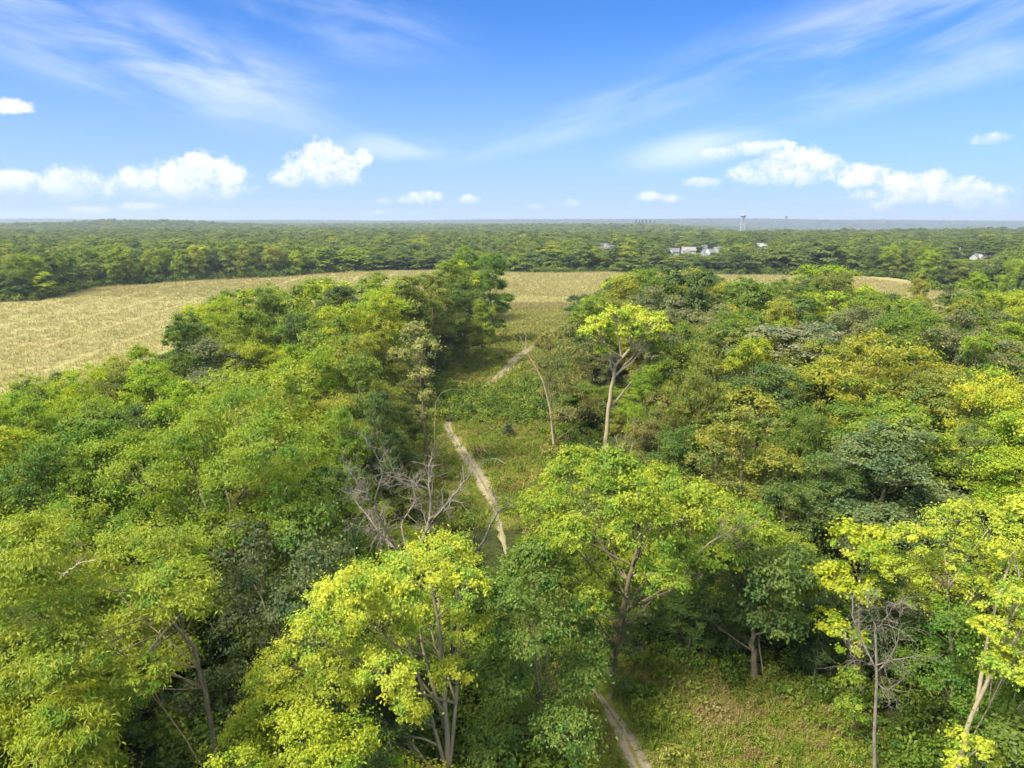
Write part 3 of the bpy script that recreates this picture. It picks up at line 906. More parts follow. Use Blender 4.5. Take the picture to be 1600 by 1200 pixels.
hero('broadleaf_tree', 'tall narrow saturated green tree right beside the lemon yellow tree', 41,
     [(850, 1240), (845, 1090)],
     [(830, 900, 42), (785, 950, 42), (875, 935, 42), (825, 1000, 55), (895, 1000, 42), (775, 1060, 42), (860, 1075, 55), (915, 1055, 30), (800, 1140, 55), (880, 1150, 48),
      (840, 870, 28), (765, 1180, 45), (900, 1190, 30)], DEEP, .24, 9, 28, 170, .21, .11, droop=.8, group=G1)
E10 = hero('oak_tree', 'large spreading light green tree in the centre with a ragged crown and slanting trunk', 50,
     [(925, 1150), (945, 1080), (965, 1000), (985, 900), (1000, 830)],
     [(885, 750, 36), (955, 742, 42), (1030, 765, 40), (1100, 790, 42), (1165, 812, 32), (850, 800, 38), (925, 812, 48), (1005, 835, 50), (1090, 848, 42), (862, 862, 34),
      (955, 885, 42), (1035, 905, 36), (900, 720, 25), (1185, 835, 22), (905, 900, 30), (985, 780, 40), (1060, 810, 42), (890, 840, 36), (1000, 870, 42), (1060, 880, 38), (940, 850, 40), (1120, 880, 30), (985, 930, 34), (920, 940, 28)], (.185, .255, .014), .34, 10, 32, 140, .22, .13, droop=.7, gap=.10, clump_r=.30, flat=.8, limb_r=.3, group=G1)
hero('vine_clad_tree', 'dull olive ivy and suckers wrapped round a leaning trunk beside the gravel track', 47.5,
     [(945, 1170), (955, 1090), (968, 1000)],
     [(962, 1000, 26), (955, 1060, 28), (948, 1110, 26), (985, 950, 30), (925, 1150, 24), (990, 1010, 18)], (.055, .085, .018), .15, 11, 18, 60, .2, .12, gap=.1, group=G1)
hero('broadleaf_tree', 'dark green rounded tree on a short thick trunk behind the near clearing', 50,
     [(1178, 1088), (1176, 1000), (1172, 930)],
     [(1160, 880, 42), (1210, 910, 45), (1130, 930, 42), (1190, 965, 45), (1240, 890, 38), (1120, 880, 36), (1150, 1000, 24), (1225, 975, 30), (1100, 960, 26)], (.080, .130, .016), .32, 12, 24, 95, .27, .16, group=G1)
hero('broadleaf_tree', 'thin yellow-green tree with open tufts right of the dark round tree', 47,
     [(1345, 1130), (1340, 1000), (1345, 900)],
     [(1325, 840, 28), (1355, 870, 32), (1310, 905, 30), (1345, 930, 30), (1290, 975, 24), (1320, 1000, 26), (1375, 845, 22)], (.25, .31, .012), .13, 13, 20, 85, .24, .16, gap=.12, group=G1)
hero('yellowing_tree', 'bright yellow tree with layered airy tufts near the right edge', 46,
     [(1490, 1150), (1485, 1000), (1480, 900)],
     [(1475, 830, 36), (1430, 850, 34), (1520, 862, 38), (1470, 900, 42), (1550, 815, 28), (1410, 900, 30), (1555, 880, 34), (1440, 945, 28), (1530, 930, 34), (1500, 800, 20), (1390, 930, 22)],
     (.245, .315, .020), .18, 14, 24, 120, .18, .11, gap=.22, bark=M_PALE, clump_r=.3, group=G1)
hero('yellowing_tree', 'tall lemon yellow tree on a slim forked pale trunk at the right edge', 36,
     [(1480, 1290), (1515, 1120), (1555, 1040), (1590, 930)],
     [(1590, 860, 34), (1570, 940, 38), (1600, 1000, 42), (1575, 1050, 34), (1640, 900, 55), (1660, 1000, 60), (1620, 1070, 30), (1545, 985, 22), (1650, 840, 45), (1600, 800, 24)],
     (.265, .335, .022), .19, 15, 27, 150, .17, .11, gap=.10, bark=M_PALE, limb_r=.4, clump_r=.3, group=G1, stems_px=[[(1525, 1110), (1540, 1010, 1), (1560, 930, 1.5), (1585, 860, 2)], [(1545, 1060), (1600, 980, -1), (1640, 900, -1)]])
hero('young_tree', 'small yellow sapling with a few leafy sprigs at the bottom beside the forked pale trunk', 33.5,
     [(1530, 1330), (1515, 1220)], [(1505, 1160, 22), (1530, 1170, 20), (1545, 1185, 20), (1490, 1190, 20)], (.27, .34, .02), .06, 16, 13, 50, .2, .12, gap=.15, group=G1)
hero('broadleaf_tree', 'dense mid green understory tree filling the bottom right corner', 43,
     [(1500, 1230), (1500, 1120)],
     [(1440, 990, 40), (1490, 985, 40), (1530, 1040, 45), (1465, 1060, 50), (1425, 1120, 45), (1540, 1120, 50), (1480, 1150, 50), (1590, 1120, 45), (1580, 1180, 50), (1425, 1190, 45), (1640, 1150, 60), (1520, 1200, 45)],
     (.085, .165, .010), .2, 17, 26, 150, .20, .12, group=G1)
hero('broadleaf_tree', 'leafy green shrubby tree with a column of creeper left of the tangled dead tree', 43.5,
     [(1335, 1200), (1335, 1120)], [(1330, 1060, 20), (1332, 1110, 20), (1340, 1150, 26), (1320, 1190, 32), (1360, 1200, 36)], (.14, .21, .012), .1, 18, 18, 70, .22, .13, group=G1)
hero('yellowing_tree', 'umbrella-shaped bright yellow tree on a tall bare forked trunk in the middle distance', 104,
     [(948, 752), (947, 690), (950, 640), (955, 605), (962, 570), (985, 545)],
     [(935, 510, 19), (960, 499, 20), (990, 497, 20), (1018, 502, 18), (1036, 520, 15), (920, 522, 13), (950, 530, 16), (985, 520, 18), (1012, 528, 17), (940, 550, 10), (1025, 545, 10)],
     (.27, .345, .022), .40, 19, 26, 70, .33, .22, droop=.3, bark=M_PALE, limb_r=.6, gap=.05, taper=.5, group=G1, flat=.8, top_bias=.6)
hero('broadleaf_tree', 'hazy olive tree with thin foliage under the leaning dead snag', 112,
     [(868, 715), (862, 650), (858, 600)],
     [(865, 535, 24), (885, 560, 26), (850, 575, 22), (900, 600, 28), (870, 610, 25), (905, 640, 26), (885, 520, 18), (930, 640, 22), (850, 545, 15), (880, 655, 22), (915, 570, 20)],
     (.150, .165, .028), .28, 20, 26, 75, .30, .16, gap=.08, group=G1)
hero('broadleaf_tree', 'pale grey-green tree with sparse drooping leaves on a tall thin trunk by the track', 98,
     [(672, 775), (668, 720), (662, 640), (655, 580)],
     [(645, 530, 20), (665, 545, 19), (640, 565, 20), (660, 590, 20), (635, 610, 18), (670, 620, 15), (655, 650, 14), (620, 560, 16), (648, 515, 14)],
     (.20, .225, .045), .26, 21, 24, 60, .33, .16, gap=.16, bark=M_BARK, group=G1)


# --- generic kinds placed one by one: frame column, row of the top, height, breadth in px
def gen(px, top, h, wpx, color, kind, label, name='broadleaf_tree', group=G1, seed=None):
    dep = PITCH + math.atan((top - 600) / FPX)
    Y = (CAM_H - h) / math.tan(dep)
    x = pt(px, top, Y)[0]
    w = wpx / FPX * Y * 1.04
    tm, cm = (NEAR + SPARSE + MID)[kind]
    rng = random.Random(int(px * 7 + top * 13 + kind))
    s = w / 12.4
    return place(name, label, tm, cm, (x, Y, tz(x, Y)), color, rng.uniform(0, 6.28), (s, s, h / 20.0), group)


GEN = [
    (1385, 668, 17, 240, BLUEG, 0, 'broad blue-green tree with a rounded crown before the golden one'),
    (1300, 715, 14, 120, (.09, .15, .02), 5, 'mid green tree tucked left under the blue-green dome'),
    (1372, 532, 21, 225, GOLD, 3, 'large golden olive tree standing above the blue-green dome'),
    (1175, 618, 19, 190, (.175, .205, .018), 4, 'yellowish olive tree with sparse twigs showing on its left'),
    (1110, 700, 15, 120, (.13, .155, .02), 6, 'drab olive tree with thin foliage and bare twigs'),
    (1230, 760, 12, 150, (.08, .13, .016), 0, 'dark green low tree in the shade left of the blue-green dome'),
    (1575, 592, 20, 150, (.27, .31, .014), 1, 'pale yellow-green airy tree at the right edge above the yellow ones'),
    (1520, 672, 16, 110, (.095, .15, .026), 3, 'dark blue-green tree between the blue-green dome and the right edge'),
    (1528, 528, 20, 105, (.15, .23, .012), 4, 'fresh green rounded tree right behind the golden olive tree'),
    (1245, 514, 20, 200, (.150, .180, .062), 2, 'dusty grey-green tree with dead twigs sticking out of its crown'),
    (1100, 560, 19, 110, (.13, .165, .016), 3, 'olive green tree left of the dusty grey-green tree'),
    (1010, 575, 15, 70, (.16, .25, .010), 0, 'small bright green tree behind the bare trunk of the umbrella-shaped one'),
    (1030, 620, 15, 100, (.14, .15, .025), 4, 'brownish olive tree right of the tall bare trunk'),
    (1065, 668, 13, 110, (.07, .13, .012), 5, 'rounded rich green low tree behind the ragged crown in the centre'),
    (995, 655, 10, 70, (.115, .135, .022), 4, 'low olive thicket tree at the foot of the tall bare trunk'),
    (905, 460, 17, 55, (.035, .085, .018), 2, 'dark bushy tree leaning alone against the far cornfield', ),
    (1055, 440, 22, 110, (.15, .19, .018), 5, 'tall mixed green tree at the right side of the pale field strip'),
    (1000, 425, 22, 90, (.17, .215, .016), 2, 'tall light green tree right of the dark leaning one'),
    (955, 440, 19, 46, (.07, .13, .014), 2, 'slim dark green tree at the edge of the far field'),
    (1165, 445, 21, 120, (.09, .15, .013), 0, 'rounded mid green tree in the hedge before the right field'),
    (1290, 418, 23, 95, (.16, .24, .010), 1, 'tall bright green tree standing above the hedge before the right field'),
    (1225, 440, 22, 100, (.075, .13, .013), 3, 'dense green tree left of the tall bright one in the hedge'),
    (1440, 440, 20, 42, (.20, .22, .018), 2, 'small yellowish round tree standing against the right field'),
    (1485, 432, 21, 34, (.08, .11, .022), 7, 'slender grey-green tree rising at the right field corner'),
    (1530, 430, 22, 60, (.15, .24, .012), 2, 'tall bright green tree beside the slender grey-green one'),
    (1575, 458, 21, 110, (.21, .27, .012), 1, 'bright yellow-green tree at the right edge in front of the far wood'),
    (1405, 490, 18, 100, (.09, .13, .02), 4, 'dull green tree in the belt before the right field'),
    (698, 408, 25, 66, (.14, .20, .016), 2, 'tall light olive tree at the left end of the grove beside the field'),
    (735, 386, 27, 72, (.12, .20, .012), 5, 'tallest green tree of the grove where the field narrows'),
    (768, 400, 26, 62, (.075, .15, .010), 2, 'tall rich green tree at the right end of the grove'),
    (722, 440, 21, 75, (.085, .14, .014), 5, 'dark green tree with slim stems in front of the grove'),
    (755, 470, 17, 45, (.16, .22, .012), 5, 'light green slim tree at the foot of the grove'),
    (355, 458, 20, 105, (.085, .15, .012), 0, 'dark round tree with a dense crown at the field corner'),
    (312, 480, 17, 50, (.22, .25, .012), 4, 'yellow-green bushy tree on the left flank of the dark round one'),
    (420, 450, 20, 90, (.14, .20, .014), 3, 'mid green tree right of the dark round one at the field corner'),
    (500, 436, 21, 110, (.15, .22, .012), 0, 'light green wide tree in the belt left of the grove'),
    (585, 430, 21, 100, (.12, .18, .014), 4, 'green tree in the belt near the end of the pale field'),
    (645, 455, 19, 80, (.17, .20, .016), 1, 'olive yellow tree just left of the tall grove'),
    (560, 480, 19, 110, (.15, .19, .015), 3, 'broad olive green tree in front of the belt'),
    (470, 490, 19, 90, (.12, .20, .012), 5, 'green tree standing in front of the light green wide one'),
    (330, 535, 18, 150, (.105, .13, .035), 4, 'dull grey-olive tree among brighter neighbours below the field corner'),
    (475, 545, 19, 110, (.17, .25, .010), 1, 'lime tree with feathered crown near the middle of the left wood'),
    (565, 560, 19, 100, (.11, .17, .014), 0, 'green tree left of the pale grey-green one'),
    (600, 500, 18, 80, (.19, .23, .014), 4, 'yellow olive tree behind the pale grey-green one'),
    (225, 575, 18, 130, (.17, .26, .010), 0, 'lime green tree along the near edge of the left field'),
    (120, 580, 17, 130, (.20, .28, .010), 3, 'bright yellow-green tree by the left field edge'),
    (20, 620, 17, 120, (.15, .24, .010), 1, 'lime tree at the far left edge below the field'),
    (280, 600, 18, 120, (.19, .28, .010), 5, 'vivid lime tree at the middle of the left wood'),
    (150, 660, 18, 120, (.10, .18, .010), 2, 'shaded green tree left of the broad domed one'),
    (60, 700, 17, 150, (.085, .155, .012), 0, 'dark green tree at the left edge below the lime ones'),
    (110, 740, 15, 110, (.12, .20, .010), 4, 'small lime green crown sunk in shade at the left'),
    (590, 620, 17, 70, (.07, .115, .018), 2, 'very dark green tree left of the sparse grey-green tree'),
    (545, 650, 17, 80, (.11, .19, .010), 5, 'bright green tree above the bare dead tree'),
    (610, 680, 11, 90, (.07, .12, .014), 5, 'low dark tree behind the bare dead branches'),
    (640, 770, 7, 120, (.115, .15, .018), 4, 'low olive thicket seen through the dead branches'),
    (820, 850, 9, 60, (.13, .21, .012), 0, 'young light green tree over the near end of the track'),
    (1080, 905, 7.5, 110, (.075, .135, .014), 4, 'low green thicket at the back of the near clearing'),
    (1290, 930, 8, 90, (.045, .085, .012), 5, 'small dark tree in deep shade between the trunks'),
    (1400, 880, 11, 130, (.06, .12, .012), 0, 'dark green crown behind the tangled dead tree'),
]
for k, g in enumerate(GEN):
    gen(*g[:6], g[6])

# ------------------------------------------------------------------ dead trees and snags
def dead_branch(mb, rng, p, d, L, r, lvl, seg=4, wob=.22, kids=3, up=.05):
    n = 5
    P = [p]; q = p.copy(); dd = d / np.linalg.norm(d)
    for i in range(n - 1):
        dd = dd + rng.normal(0, wob, 3) + np.array([0, 0, up]); dd /= np.linalg.norm(dd)
        q = q + dd * L / (n - 1); P.append(q)
    mb.tube(np.array(P), np.linspace(r, max(r * .35, .006), n), seg)
    if lvl <= 0: return
    for k in range(kids):
        i = rng.integers(1, n)
        dv = (P[i] - P[i - 1]); dv /= np.linalg.norm(dv)
        nd = dv * .7 + rng.normal(0, .62, 3)
        dead_branch(mb, rng, P[i], nd, L * rng.uniform(.45, .75), r * .5, lvl - 1, max(3, seg - 1), wob, kids, up)


def snag(name, label, Y, main, limbs, r0, seed, mat, lvl=2, kids=3, twiglen=2.0, per=3, wob=.22, group='dead trees', up=.05, limb_mat=None):
    """main: trunk as seen; limbs: polylines (px, py, depth offset) with start radius"""
    rng = np.random.default_rng(seed)
    x0 = pt(main[0][0], main[0][1], Y)[0]
    base = np.array([x0, Y, tz(x0, Y) - .1])
    e = thing(name, label, 'dead tree', tuple(base), group)
    mb = Mb()
    P = np.array([base] + [pt(p[0], p[1], Y + (p[2] if len(p) > 2 else 0)) for p in main[1:]]) - base
    mb.tube(P, np.linspace(r0 * 1.2, r0 * .55, len(P)), 7)
    link('trunk', mb.mesh('dead_trunk', mat, True), e)
    for (r, L) in limbs:
        mb = Mb()
        Q = np.array([pt(a[0], a[1], Y + (a[2] if len(a) > 2 else 0)) for a in L]) - base
        cum = np.concatenate([[0], np.cumsum(np.linalg.norm(np.diff(Q, axis=0), axis=1))])
        t = np.linspace(0, cum[-1], 12)
        Q = np.stack([np.interp(t, cum, Q[:, i]) for i in range(3)], 1); Q[1:-1] += rng.normal(0, .05, (10, 3))
        R = np.linspace(r, r * .3, 12)
        mb.tube(Q, R, 5)
        for k in range(per * 4):
            i = rng.integers(2, 12)
            dv = Q[i] - Q[i - 1]; dv /= np.linalg.norm(dv) + 1e-9
            dead_branch(mb, rng, Q[i], dv * .6 + rng.normal(0, .7, 3), twiglen * rng.uniform(.5, 1.1), R[i] * .5 + .006, lvl - 1, 4, wob, kids, up)
        link('branch', mb.mesh('dead_limb', limb_mat or mat, True), e)
    return e


snag('dead_tree', 'leafless grey dead tree with wide tangled limbs behind the lemon yellow tree', 52,
     [(655, 1140), (650, 1000), (642, 900), (642, 878)],
     [(0.099, [(642, 880), (610, 845, -1), (585, 790, -2), (600, 730, -3), (570, 680, -4)]),
      (.15, [(642, 880), (600, 840, 1), (570, 800, 2), (545, 770, 3)]),
      (.10, [(612, 845, -1), (575, 825, -2), (548, 820, -3)]),
      (.16, [(642, 880), (660, 840, 1), (675, 800, 2), (668, 750, 3), (675, 715, 4)]),
      (.12, [(678, 810, 1), (705, 780, 0), (735, 740, -1)]),
      (.10, [(668, 765, 2), (640, 750, 1), (610, 745, 0)]),
      (.09, [(590, 790, -2), (560, 760, -3), (548, 735, -3)]),
      (.09, [(640, 870), (625, 820, 2), (650, 780, 3), (640, 745, 4)])], .20, 31, M_DEAD, lvl=3, kids=3, twiglen=1.5, per=5)
snag('dead_limb_tree', 'dark broken dead stem bending right over the gravel track', 47,
     [(700, 1200), (705, 1040), (712, 960), (730, 900)],
     [(.13, [(730, 900), (748, 860), (762, 830), (778, 800), (800, 785, 1)]),
      (.07, [(778, 800), (772, 775, 1), (765, 760, 1)]),
      (.06, [(748, 860), (735, 835, -1), (720, 840, -1)]),
      (.04, [(782, 796), (815, 785, 1), (830, 782, 1)])], .20, 32, M_DARKDEAD, lvl=2, kids=3, twiglen=.9, per=1)
snag('dead_tree', 'small dead tree, a ball of tangled twigs on a straight trunk at bottom right', 40,
     [(1363, 1245), (1366, 1150), (1370, 1060), (1368, 980)],
     [(.06, [(1370, 1050), (1345, 1000, 1), (1330, 960, 1), (1335, 925, 2)]),
      (.06, [(1370, 1050), (1395, 1020, 1), (1408, 980, 1), (1405, 940, 0)]),
      (.05, [(1368, 1040), (1400, 1030, -1), (1440, 1025, -1)]),
      (.05, [(1368, 990), (1360, 950, -1), (1350, 925, -1)]),
      (.05, [(1368, 985), (1395, 950, -1), (1420, 930, -2)]),
      (.05, [(1366, 1060), (1385, 1085, 0), (1412, 1060, 0), (1410, 1040, 0)]),
      (.04, [(1366, 1040), (1335, 1030, -1), (1318, 1000, -1)])], .12, 33, M_DEAD, lvl=3, kids=3, twiglen=1.25, per=3, wob=.3, up=-.02)
snag('dead_snag', 'pale crooked dead snag leaning left at the edge of the upper meadow', 110,
     [(866, 715), (860, 640), (850, 600)],
     [(.14, [(850, 600), (838, 575), (822, 548), (812, 525)]), (.08, [(822, 548), (822, 525), (815, 512)])], .2, 34, M_PALE, lvl=1, kids=2, twiglen=1.0, per=1)
snag('dead_snag', 'short forked whitish dead snag behind the ragged crown in the centre', 78,
     [(970, 800), (970, 735), (968, 710)],
     [(.10, [(968, 715), (966, 695), (960, 680)]), (.09, [(970, 722), (985, 710), (988, 690)]), (.06, [(972, 700), (978, 690), (976, 680)])], .16, 35, M_PALE, lvl=1, kids=2, twiglen=.7, per=1)
snag('dead_tree', 'thin whitish dead stem arching over the green thicket', 108,
     [(679, 745), (680, 640), (681, 628)],
     [(.028, [(681, 628), (690, 613), (708, 607), (728, 609), (735, 616)])], .045, 36, M_PALE, lvl=0, per=0)
snag('dead_snag', 'dead grey branches poking from the top of the dusty grey-green tree', 106,
     [(1275, 700), (1277, 600), (1275, 560)],
     [(.09, [(1275, 560), (1262, 530), (1255, 515)]), (.09, [(1275, 560), (1285, 530), (1290, 512)]), (.07, [(1275, 555), (1300, 535), (1312, 520)]), (.06, [(1272, 556), (1235, 535), (1222, 520)])],
     .18, 37, M_DEAD, lvl=2, kids=2, twiglen=2.0, per=2, group='dead trees')


def dead_limb_on(e, Y, limbs, seed, mat, twiglen=.9, per=2, lvl=2, kids=3):
    """bare dead limbs on a living tree: parts of that tree"""
    rng = np.random.default_rng(seed); base = np.array(e.location)
    for (r, L) in limbs:
        mb = Mb(); Q = np.array([pt(a[0], a[1], Y + (a[2] if len(a) > 2 else 0)) for a in L]) - base
        cum = np.concatenate([[0], np.cumsum(np.linalg.norm(np.diff(Q, axis=0), axis=1))]); tt = np.linspace(0, cum[-1], 10)
        Q = np.stack([np.interp(tt, cum, Q[:, i]) for i in range(3)], 1); Q[1:-1] += rng.normal(0, .04, (8, 3)); R = np.linspace(r, r * .3, 10)
        mb.tube(Q, R, 5)
        for k in range(per * 4):
            i = rng.integers(2, 10); dv = Q[i] - Q[i - 1]; dv /= np.linalg.norm(dv) + 1e-9
            dead_branch(mb, rng, Q[i], dv * .6 + rng.normal(0, .7, 3), twiglen * rng.uniform(.5, 1.1), R[i] * .5 + .006, lvl - 1, 4, .22, kids)
        link('dead_branch', mb.mesh('dead_branch', mat, True), e)


dead_limb_on(E10, 47, [(.10, [(985, 900, 3), (1040, 895, 2), (1075, 880), (1110, 845), (1150, 825), (1165, 800, -1)]), (.05, [(1120, 840), (1130, 815), (1142, 795)]), (.05, [(1145, 828), (1170, 820), (1185, 822)]),
                       (.04, [(990, 800, -2), (1000, 780, -4), (1010, 770, -5)]), (.04, [(905, 880, -2), (920, 868, -3), (935, 880, -3)])], 38, M_PALE)
dead_limb_on(E1, 36, [(.07, [(262, 980, 2), (215, 1040, 0), (170, 1075, -1), (166, 1060, -1), (190, 1055, -1)]), (.045, [(176, 1075, -1), (195, 1100, -1), (215, 1103, -1)]),
                      (.06, [(262, 980, 2), (300, 945, 1), (318, 925, 0), (322, 905, 0), (336, 896, 0)]), (.05, [(100, 900, -6), (120, 880, -7), (150, 875, -7)])], 39, M_PALE, .6, 1)
for px, py, Y, tip, r, lab in [(1270, 1066, 49, (1280, 985), .05, 'thin leaning pale sapling between the dark round tree and the yellow-green one'),
                               (1192, 1070, 50.5, (1186, 1010), .08, 'second slim stem right against the short thick trunk'),
                               ]:
    snag('dead_sapling', lab, Y, [(px, py), ((px + tip[0]) / 2 + 2, (py + tip[1]) / 2), tip], [(r * .6, [tip, (tip[0] + 2, tip[1] - 30)])], r, int(px), M_PALE, lvl=1, kids=1, twiglen=.8, per=0)

# two logs lying in the meadow
for (a, b, lab) in [((768, 722), (790, 730), 'weathered log lying in the meadow right of the gravel track'), ((750, 705), (762, 714), 'short broken log lying in the meadow grass next to the gravel track')]:
    A, B = ground_pt(*a), ground_pt(*b)
    mb = Mb(); mb.tube([A + [0, 0, .55], (A + B) / 2 + [0, .3, .7], B + [0, 0, .5]], [.14, .12, .07], 6)
    mb.tube([(A + B) / 2 + [0, .3, .7], (A + B) / 2 + [.6, .9, 1.2]], [.06, .03], 4)
    o = link('fallen_log', mb.mesh('fallen_log', M_DEAD, True)); o['label'] = lab; o['category'] = 'log'; o['group'] = 'fallen logs'

# juniper bush on the meadow
jx, jy = ground_pt(795, 682)[:2]
rngj = np.random.default_rng(8)
tm, cm = build_tree('juniper', 8, [np.array([0, 0, 0]), np.array([0, 0, 1.5])], .08, [(np.array([0, 0, .9]), .85), (np.array([.4, 0, .6]), .6), (np.array([-.4, .2, .6]), .6), (np.array([0, 0, 1.7]), .6)],
                    14, 50, .2, .1, bark=M_BARK)
place('juniper_bush', 'small round dark blue-green bush alone on the meadow', tm, cm, (jx, jy, tz(jx, jy)), (.028, .06, .028), group=None, cat='bush')

# ------------------------------------------------------------------ the wood between: one tree after another
SKYL = [(-200, 635), (0, 596), (150, 558), (200, 545), (285, 522), (300, 466), (380, 452), (450, 444), (540, 434), (620, 428), (672, 428), (684, 400), (785, 395), (792, 585), (905, 585), (912, 470), (944, 440),
        (952, 425), (975, 415), (1085, 410), (1105, 428), (1190, 432), (1205, 436), (1280, 418), (1325, 424), (1338, 452), (1430, 462), (1440, 484), (1484, 484), (1490, 445), (1600, 456), (1900, 470)]
_sx = np.array([p[0] for p in SKYL]); _sy = np.array([p[1] for p in SKYL])
CORR = [(540, 830), (1060, 830)]


def fill_points():
    rng = np.random.default_rng(77)
    taken = [(o.location.x, o.location.y, 4.6) for o in sc.objects if o.parent is None and o.type == 'EMPTY' and o.get('category') == 'tree']
    tx = np.array([t[0] for t in taken]); ty = np.array([t[1] for t in taken])
    out = []
    step = 8.0
    for yy in np.arange(34, 480, step):
        for xx in np.arange(-390, 390, step):
            x = xx + rng.uniform(-.42, .42) * step; y = yy + rng.uniform(-.42, .42) * step
            h = rng.choice([rng.uniform(12, 16), rng.uniform(17.5, 22.5)]); r1, r2, r3 = rng.random(3)
            if abs(x) > .80 * y + 14: continue
            out.append((x, y, h, r1, r2, r3))
    A = np.array(out)
    x, y = A[:, 0], A[:, 1]
    k = (poly_dist(field_poly, x, y) < -2.5) & (poly_dist(meadow_poly, x, y) < -2.0)
    dmin = np.array([np.min(np.hypot(tx - a, ty - b)) for a, b in zip(x, y)])
    k &= dmin > 4.8
    A = A[k]
    res = []
    for (x, y, h, r1, r2, r3) in A:
        px, _ = to_px(x, y, 10)
        lim = np.interp(px, _sx, _sy) + 4 + 10 * r3
        if poly_dist(field_poly, np.array([x]), np.array([y]))[0] < 0 and y < 262:
            hmax = CAM_H - y * math.tan(PITCH + math.atan((lim - 600) / FPX))
        else:
            hmax = 21
        if 150 < y < 262: h = min(h * 1.15 + 2, 25)
        # lower trees close in front, so that those placed one by one stay in view
        if y < 62:
            hmax = min(hmax, 9.5 if 0 < px < 1600 else 16)
        if 560 < px < 1075 and y < 125:
            lo = 118 if px < 690 else (100 if px > 880 else 0)
            if not (px < 590 or px > 1040): hmax = min(hmax, 7.5 if y > 60 else 5)
        elif y < 100: hmax = min(hmax, 15 + 3 * r3)
        if 690 < px < 880 and y < 90: hmax = 3
        if y > 262:
            if 1470 < px < 1590: hmax = CAM_H - y * .053
            if 925 < px < 1150: hmax = CAM_H - y * .049
        h = min(h, hmax)
        if h < 4.5: continue
        res.append((x, y, h, r1, r2, r3))
    return np.array(res)


PALETTE = [(.22, .28, .010), (.175, .245, .010), (.135, .195, .012), (.10, .165, .012), (.065, .11, .016), (.15, .185, .020), (.185, .215, .018), (.115, .155, .034), (.20, .225, .014), (.135, .16, .038)]
PNAMES = ['lime green', 'light green', 'mid green', 'rich green', 'dark green', 'olive', 'yellowish olive', 'blue-green', 'golden', 'grey-green']
PW = np.cumsum([.15, .16, .16, .13, .13, .08, .07, .05, .03, .04])
FILL = fill_points()
print('fill', len(FILL))
INDIV = None      # indices of the trees of FILL that show enough to be told apart
INDIV = {1, 2, 6, 7, 8, 9, 13, 14, 15, 16, 17, 20, 21, 22, 23, 24, 25, 26, 27, 30, 31, 32, 33, 34, 35, 40, 41, 42, 43, 44, 45, 46, 50, 51, 53, 54, 55, 56, 57, 58, 59, 67, 68, 70, 71, 72, 78, 79, 80, 81, 83, 84, 85, 87, 88, 89, 90, 91, 95, 96, 97, 98, 99, 100, 101, 102, 103, 104, 105, 108, 109, 113, 114, 115, 116, 118, 119, 121, 122, 124, 125, 126, 130, 132, 133, 134, 135, 136, 138, 139, 144, 145, 150, 151, 153, 154, 155, 157, 159, 160, 161, 167, 171, 173, 174, 175, 176, 177, 178, 179, 182, 186, 187, 190, 191, 192, 193, 195, 196, 197, 199, 201, 202, 207, 208, 209, 210, 212, 213, 214, 215, 216, 217, 218, 219, 220, 221, 227, 228, 229, 230, 232, 234, 235, 236, 237, 238, 242, 244, 250, 251, 253, 254, 256, 257, 259, 271, 275, 276, 280, 281, 282, 295, 304, 314, 320, 321, 323, 324, 325, 339, 341, 350, 372, 429, 435, 440, 461, 462, 474, 475, 476, 477, 489, 490, 503, 505, 520, 536, 537, 553, 554, 556, 572, 575, 576, 596, 597, 621, 646, 647, 672, 673, 675, 703, 704, 705, 726, 730, 731, 734, 735, 763, 768, 769, 803, 804, 805, 806, 843, 844, 845, 885, 886, 887, 928, 929, 930, 931, 974, 975, 976, 977, 1023, 1024, 1025, 1026, 1027, 1028, 1029}


def fill_colour(x, y, r):
    s = (math.sin(x / 19 + y / 27) + math.sin(x / 11 - y / 16 + 2)) * .10
    r = min(.999, max(0, r + s))
    if x > 15: r = min(.999, r * .9 + .10)
    else: r *= .85
    return int(np.searchsorted(PW, r * PW[-1]))


ZONES = []


def zone_of(x, y):
    px = to_px(x, y, 10)[0]
    side = 'left' if px < 620 else ('middle' if px < 1060 else 'right')
    dist = 'nearest' if y < 70 else 'near' if y < 105 else 'middle' if y < 150 else 'farther' if y < 205 else 'far' if y < 262 else 'distant'
    return side, dist


ZTEXT = {('left', 'nearest'): 'in the foreground at the left', ('left', 'near'): 'in the nearer left wood', ('left', 'middle'): 'in the middle of the left wood',
         ('left', 'farther'): 'in the left tree belt', ('left', 'far'): 'beyond the left tree belt',
         ('middle', 'nearest'): 'in the foreground near the centre', ('middle', 'near'): 'beside the gravel track in the centre', ('middle', 'middle'): 'along the meadow in the centre',
         ('middle', 'farther'): 'beside the upper meadow', ('middle', 'far'): 'by the near edge of the centre field',
         ('right', 'nearest'): 'in the foreground at the right', ('right', 'near'): 'in the nearer right wood', ('right', 'middle'): 'in the middle of the right wood',
         ('right', 'farther'): 'below the right hedge', ('right', 'far'): 'in the right field hedge'}
for _s, _n in (('left', 'at the left'), ('middle', 'in the middle'), ('right', 'at the right')):
    ZTEXT[(_s, 'distant')] = 'across the field %s' % _n
ORD = ['leftmost', 'second', 'third', 'fourth', 'fifth', 'sixth', 'seventh', 'eighth', 'ninth', 'tenth', 'eleventh', 'twelfth', 'thirteenth', 'fourteenth', 'fifteenth', 'sixteenth', 'seventeenth', 'eighteenth', 'nineteenth', 'twentieth', 'twenty-first', 'twenty-second', 'twenty-third', 'twenty-fourth', 'twenty-fifth', 'twenty-sixth']

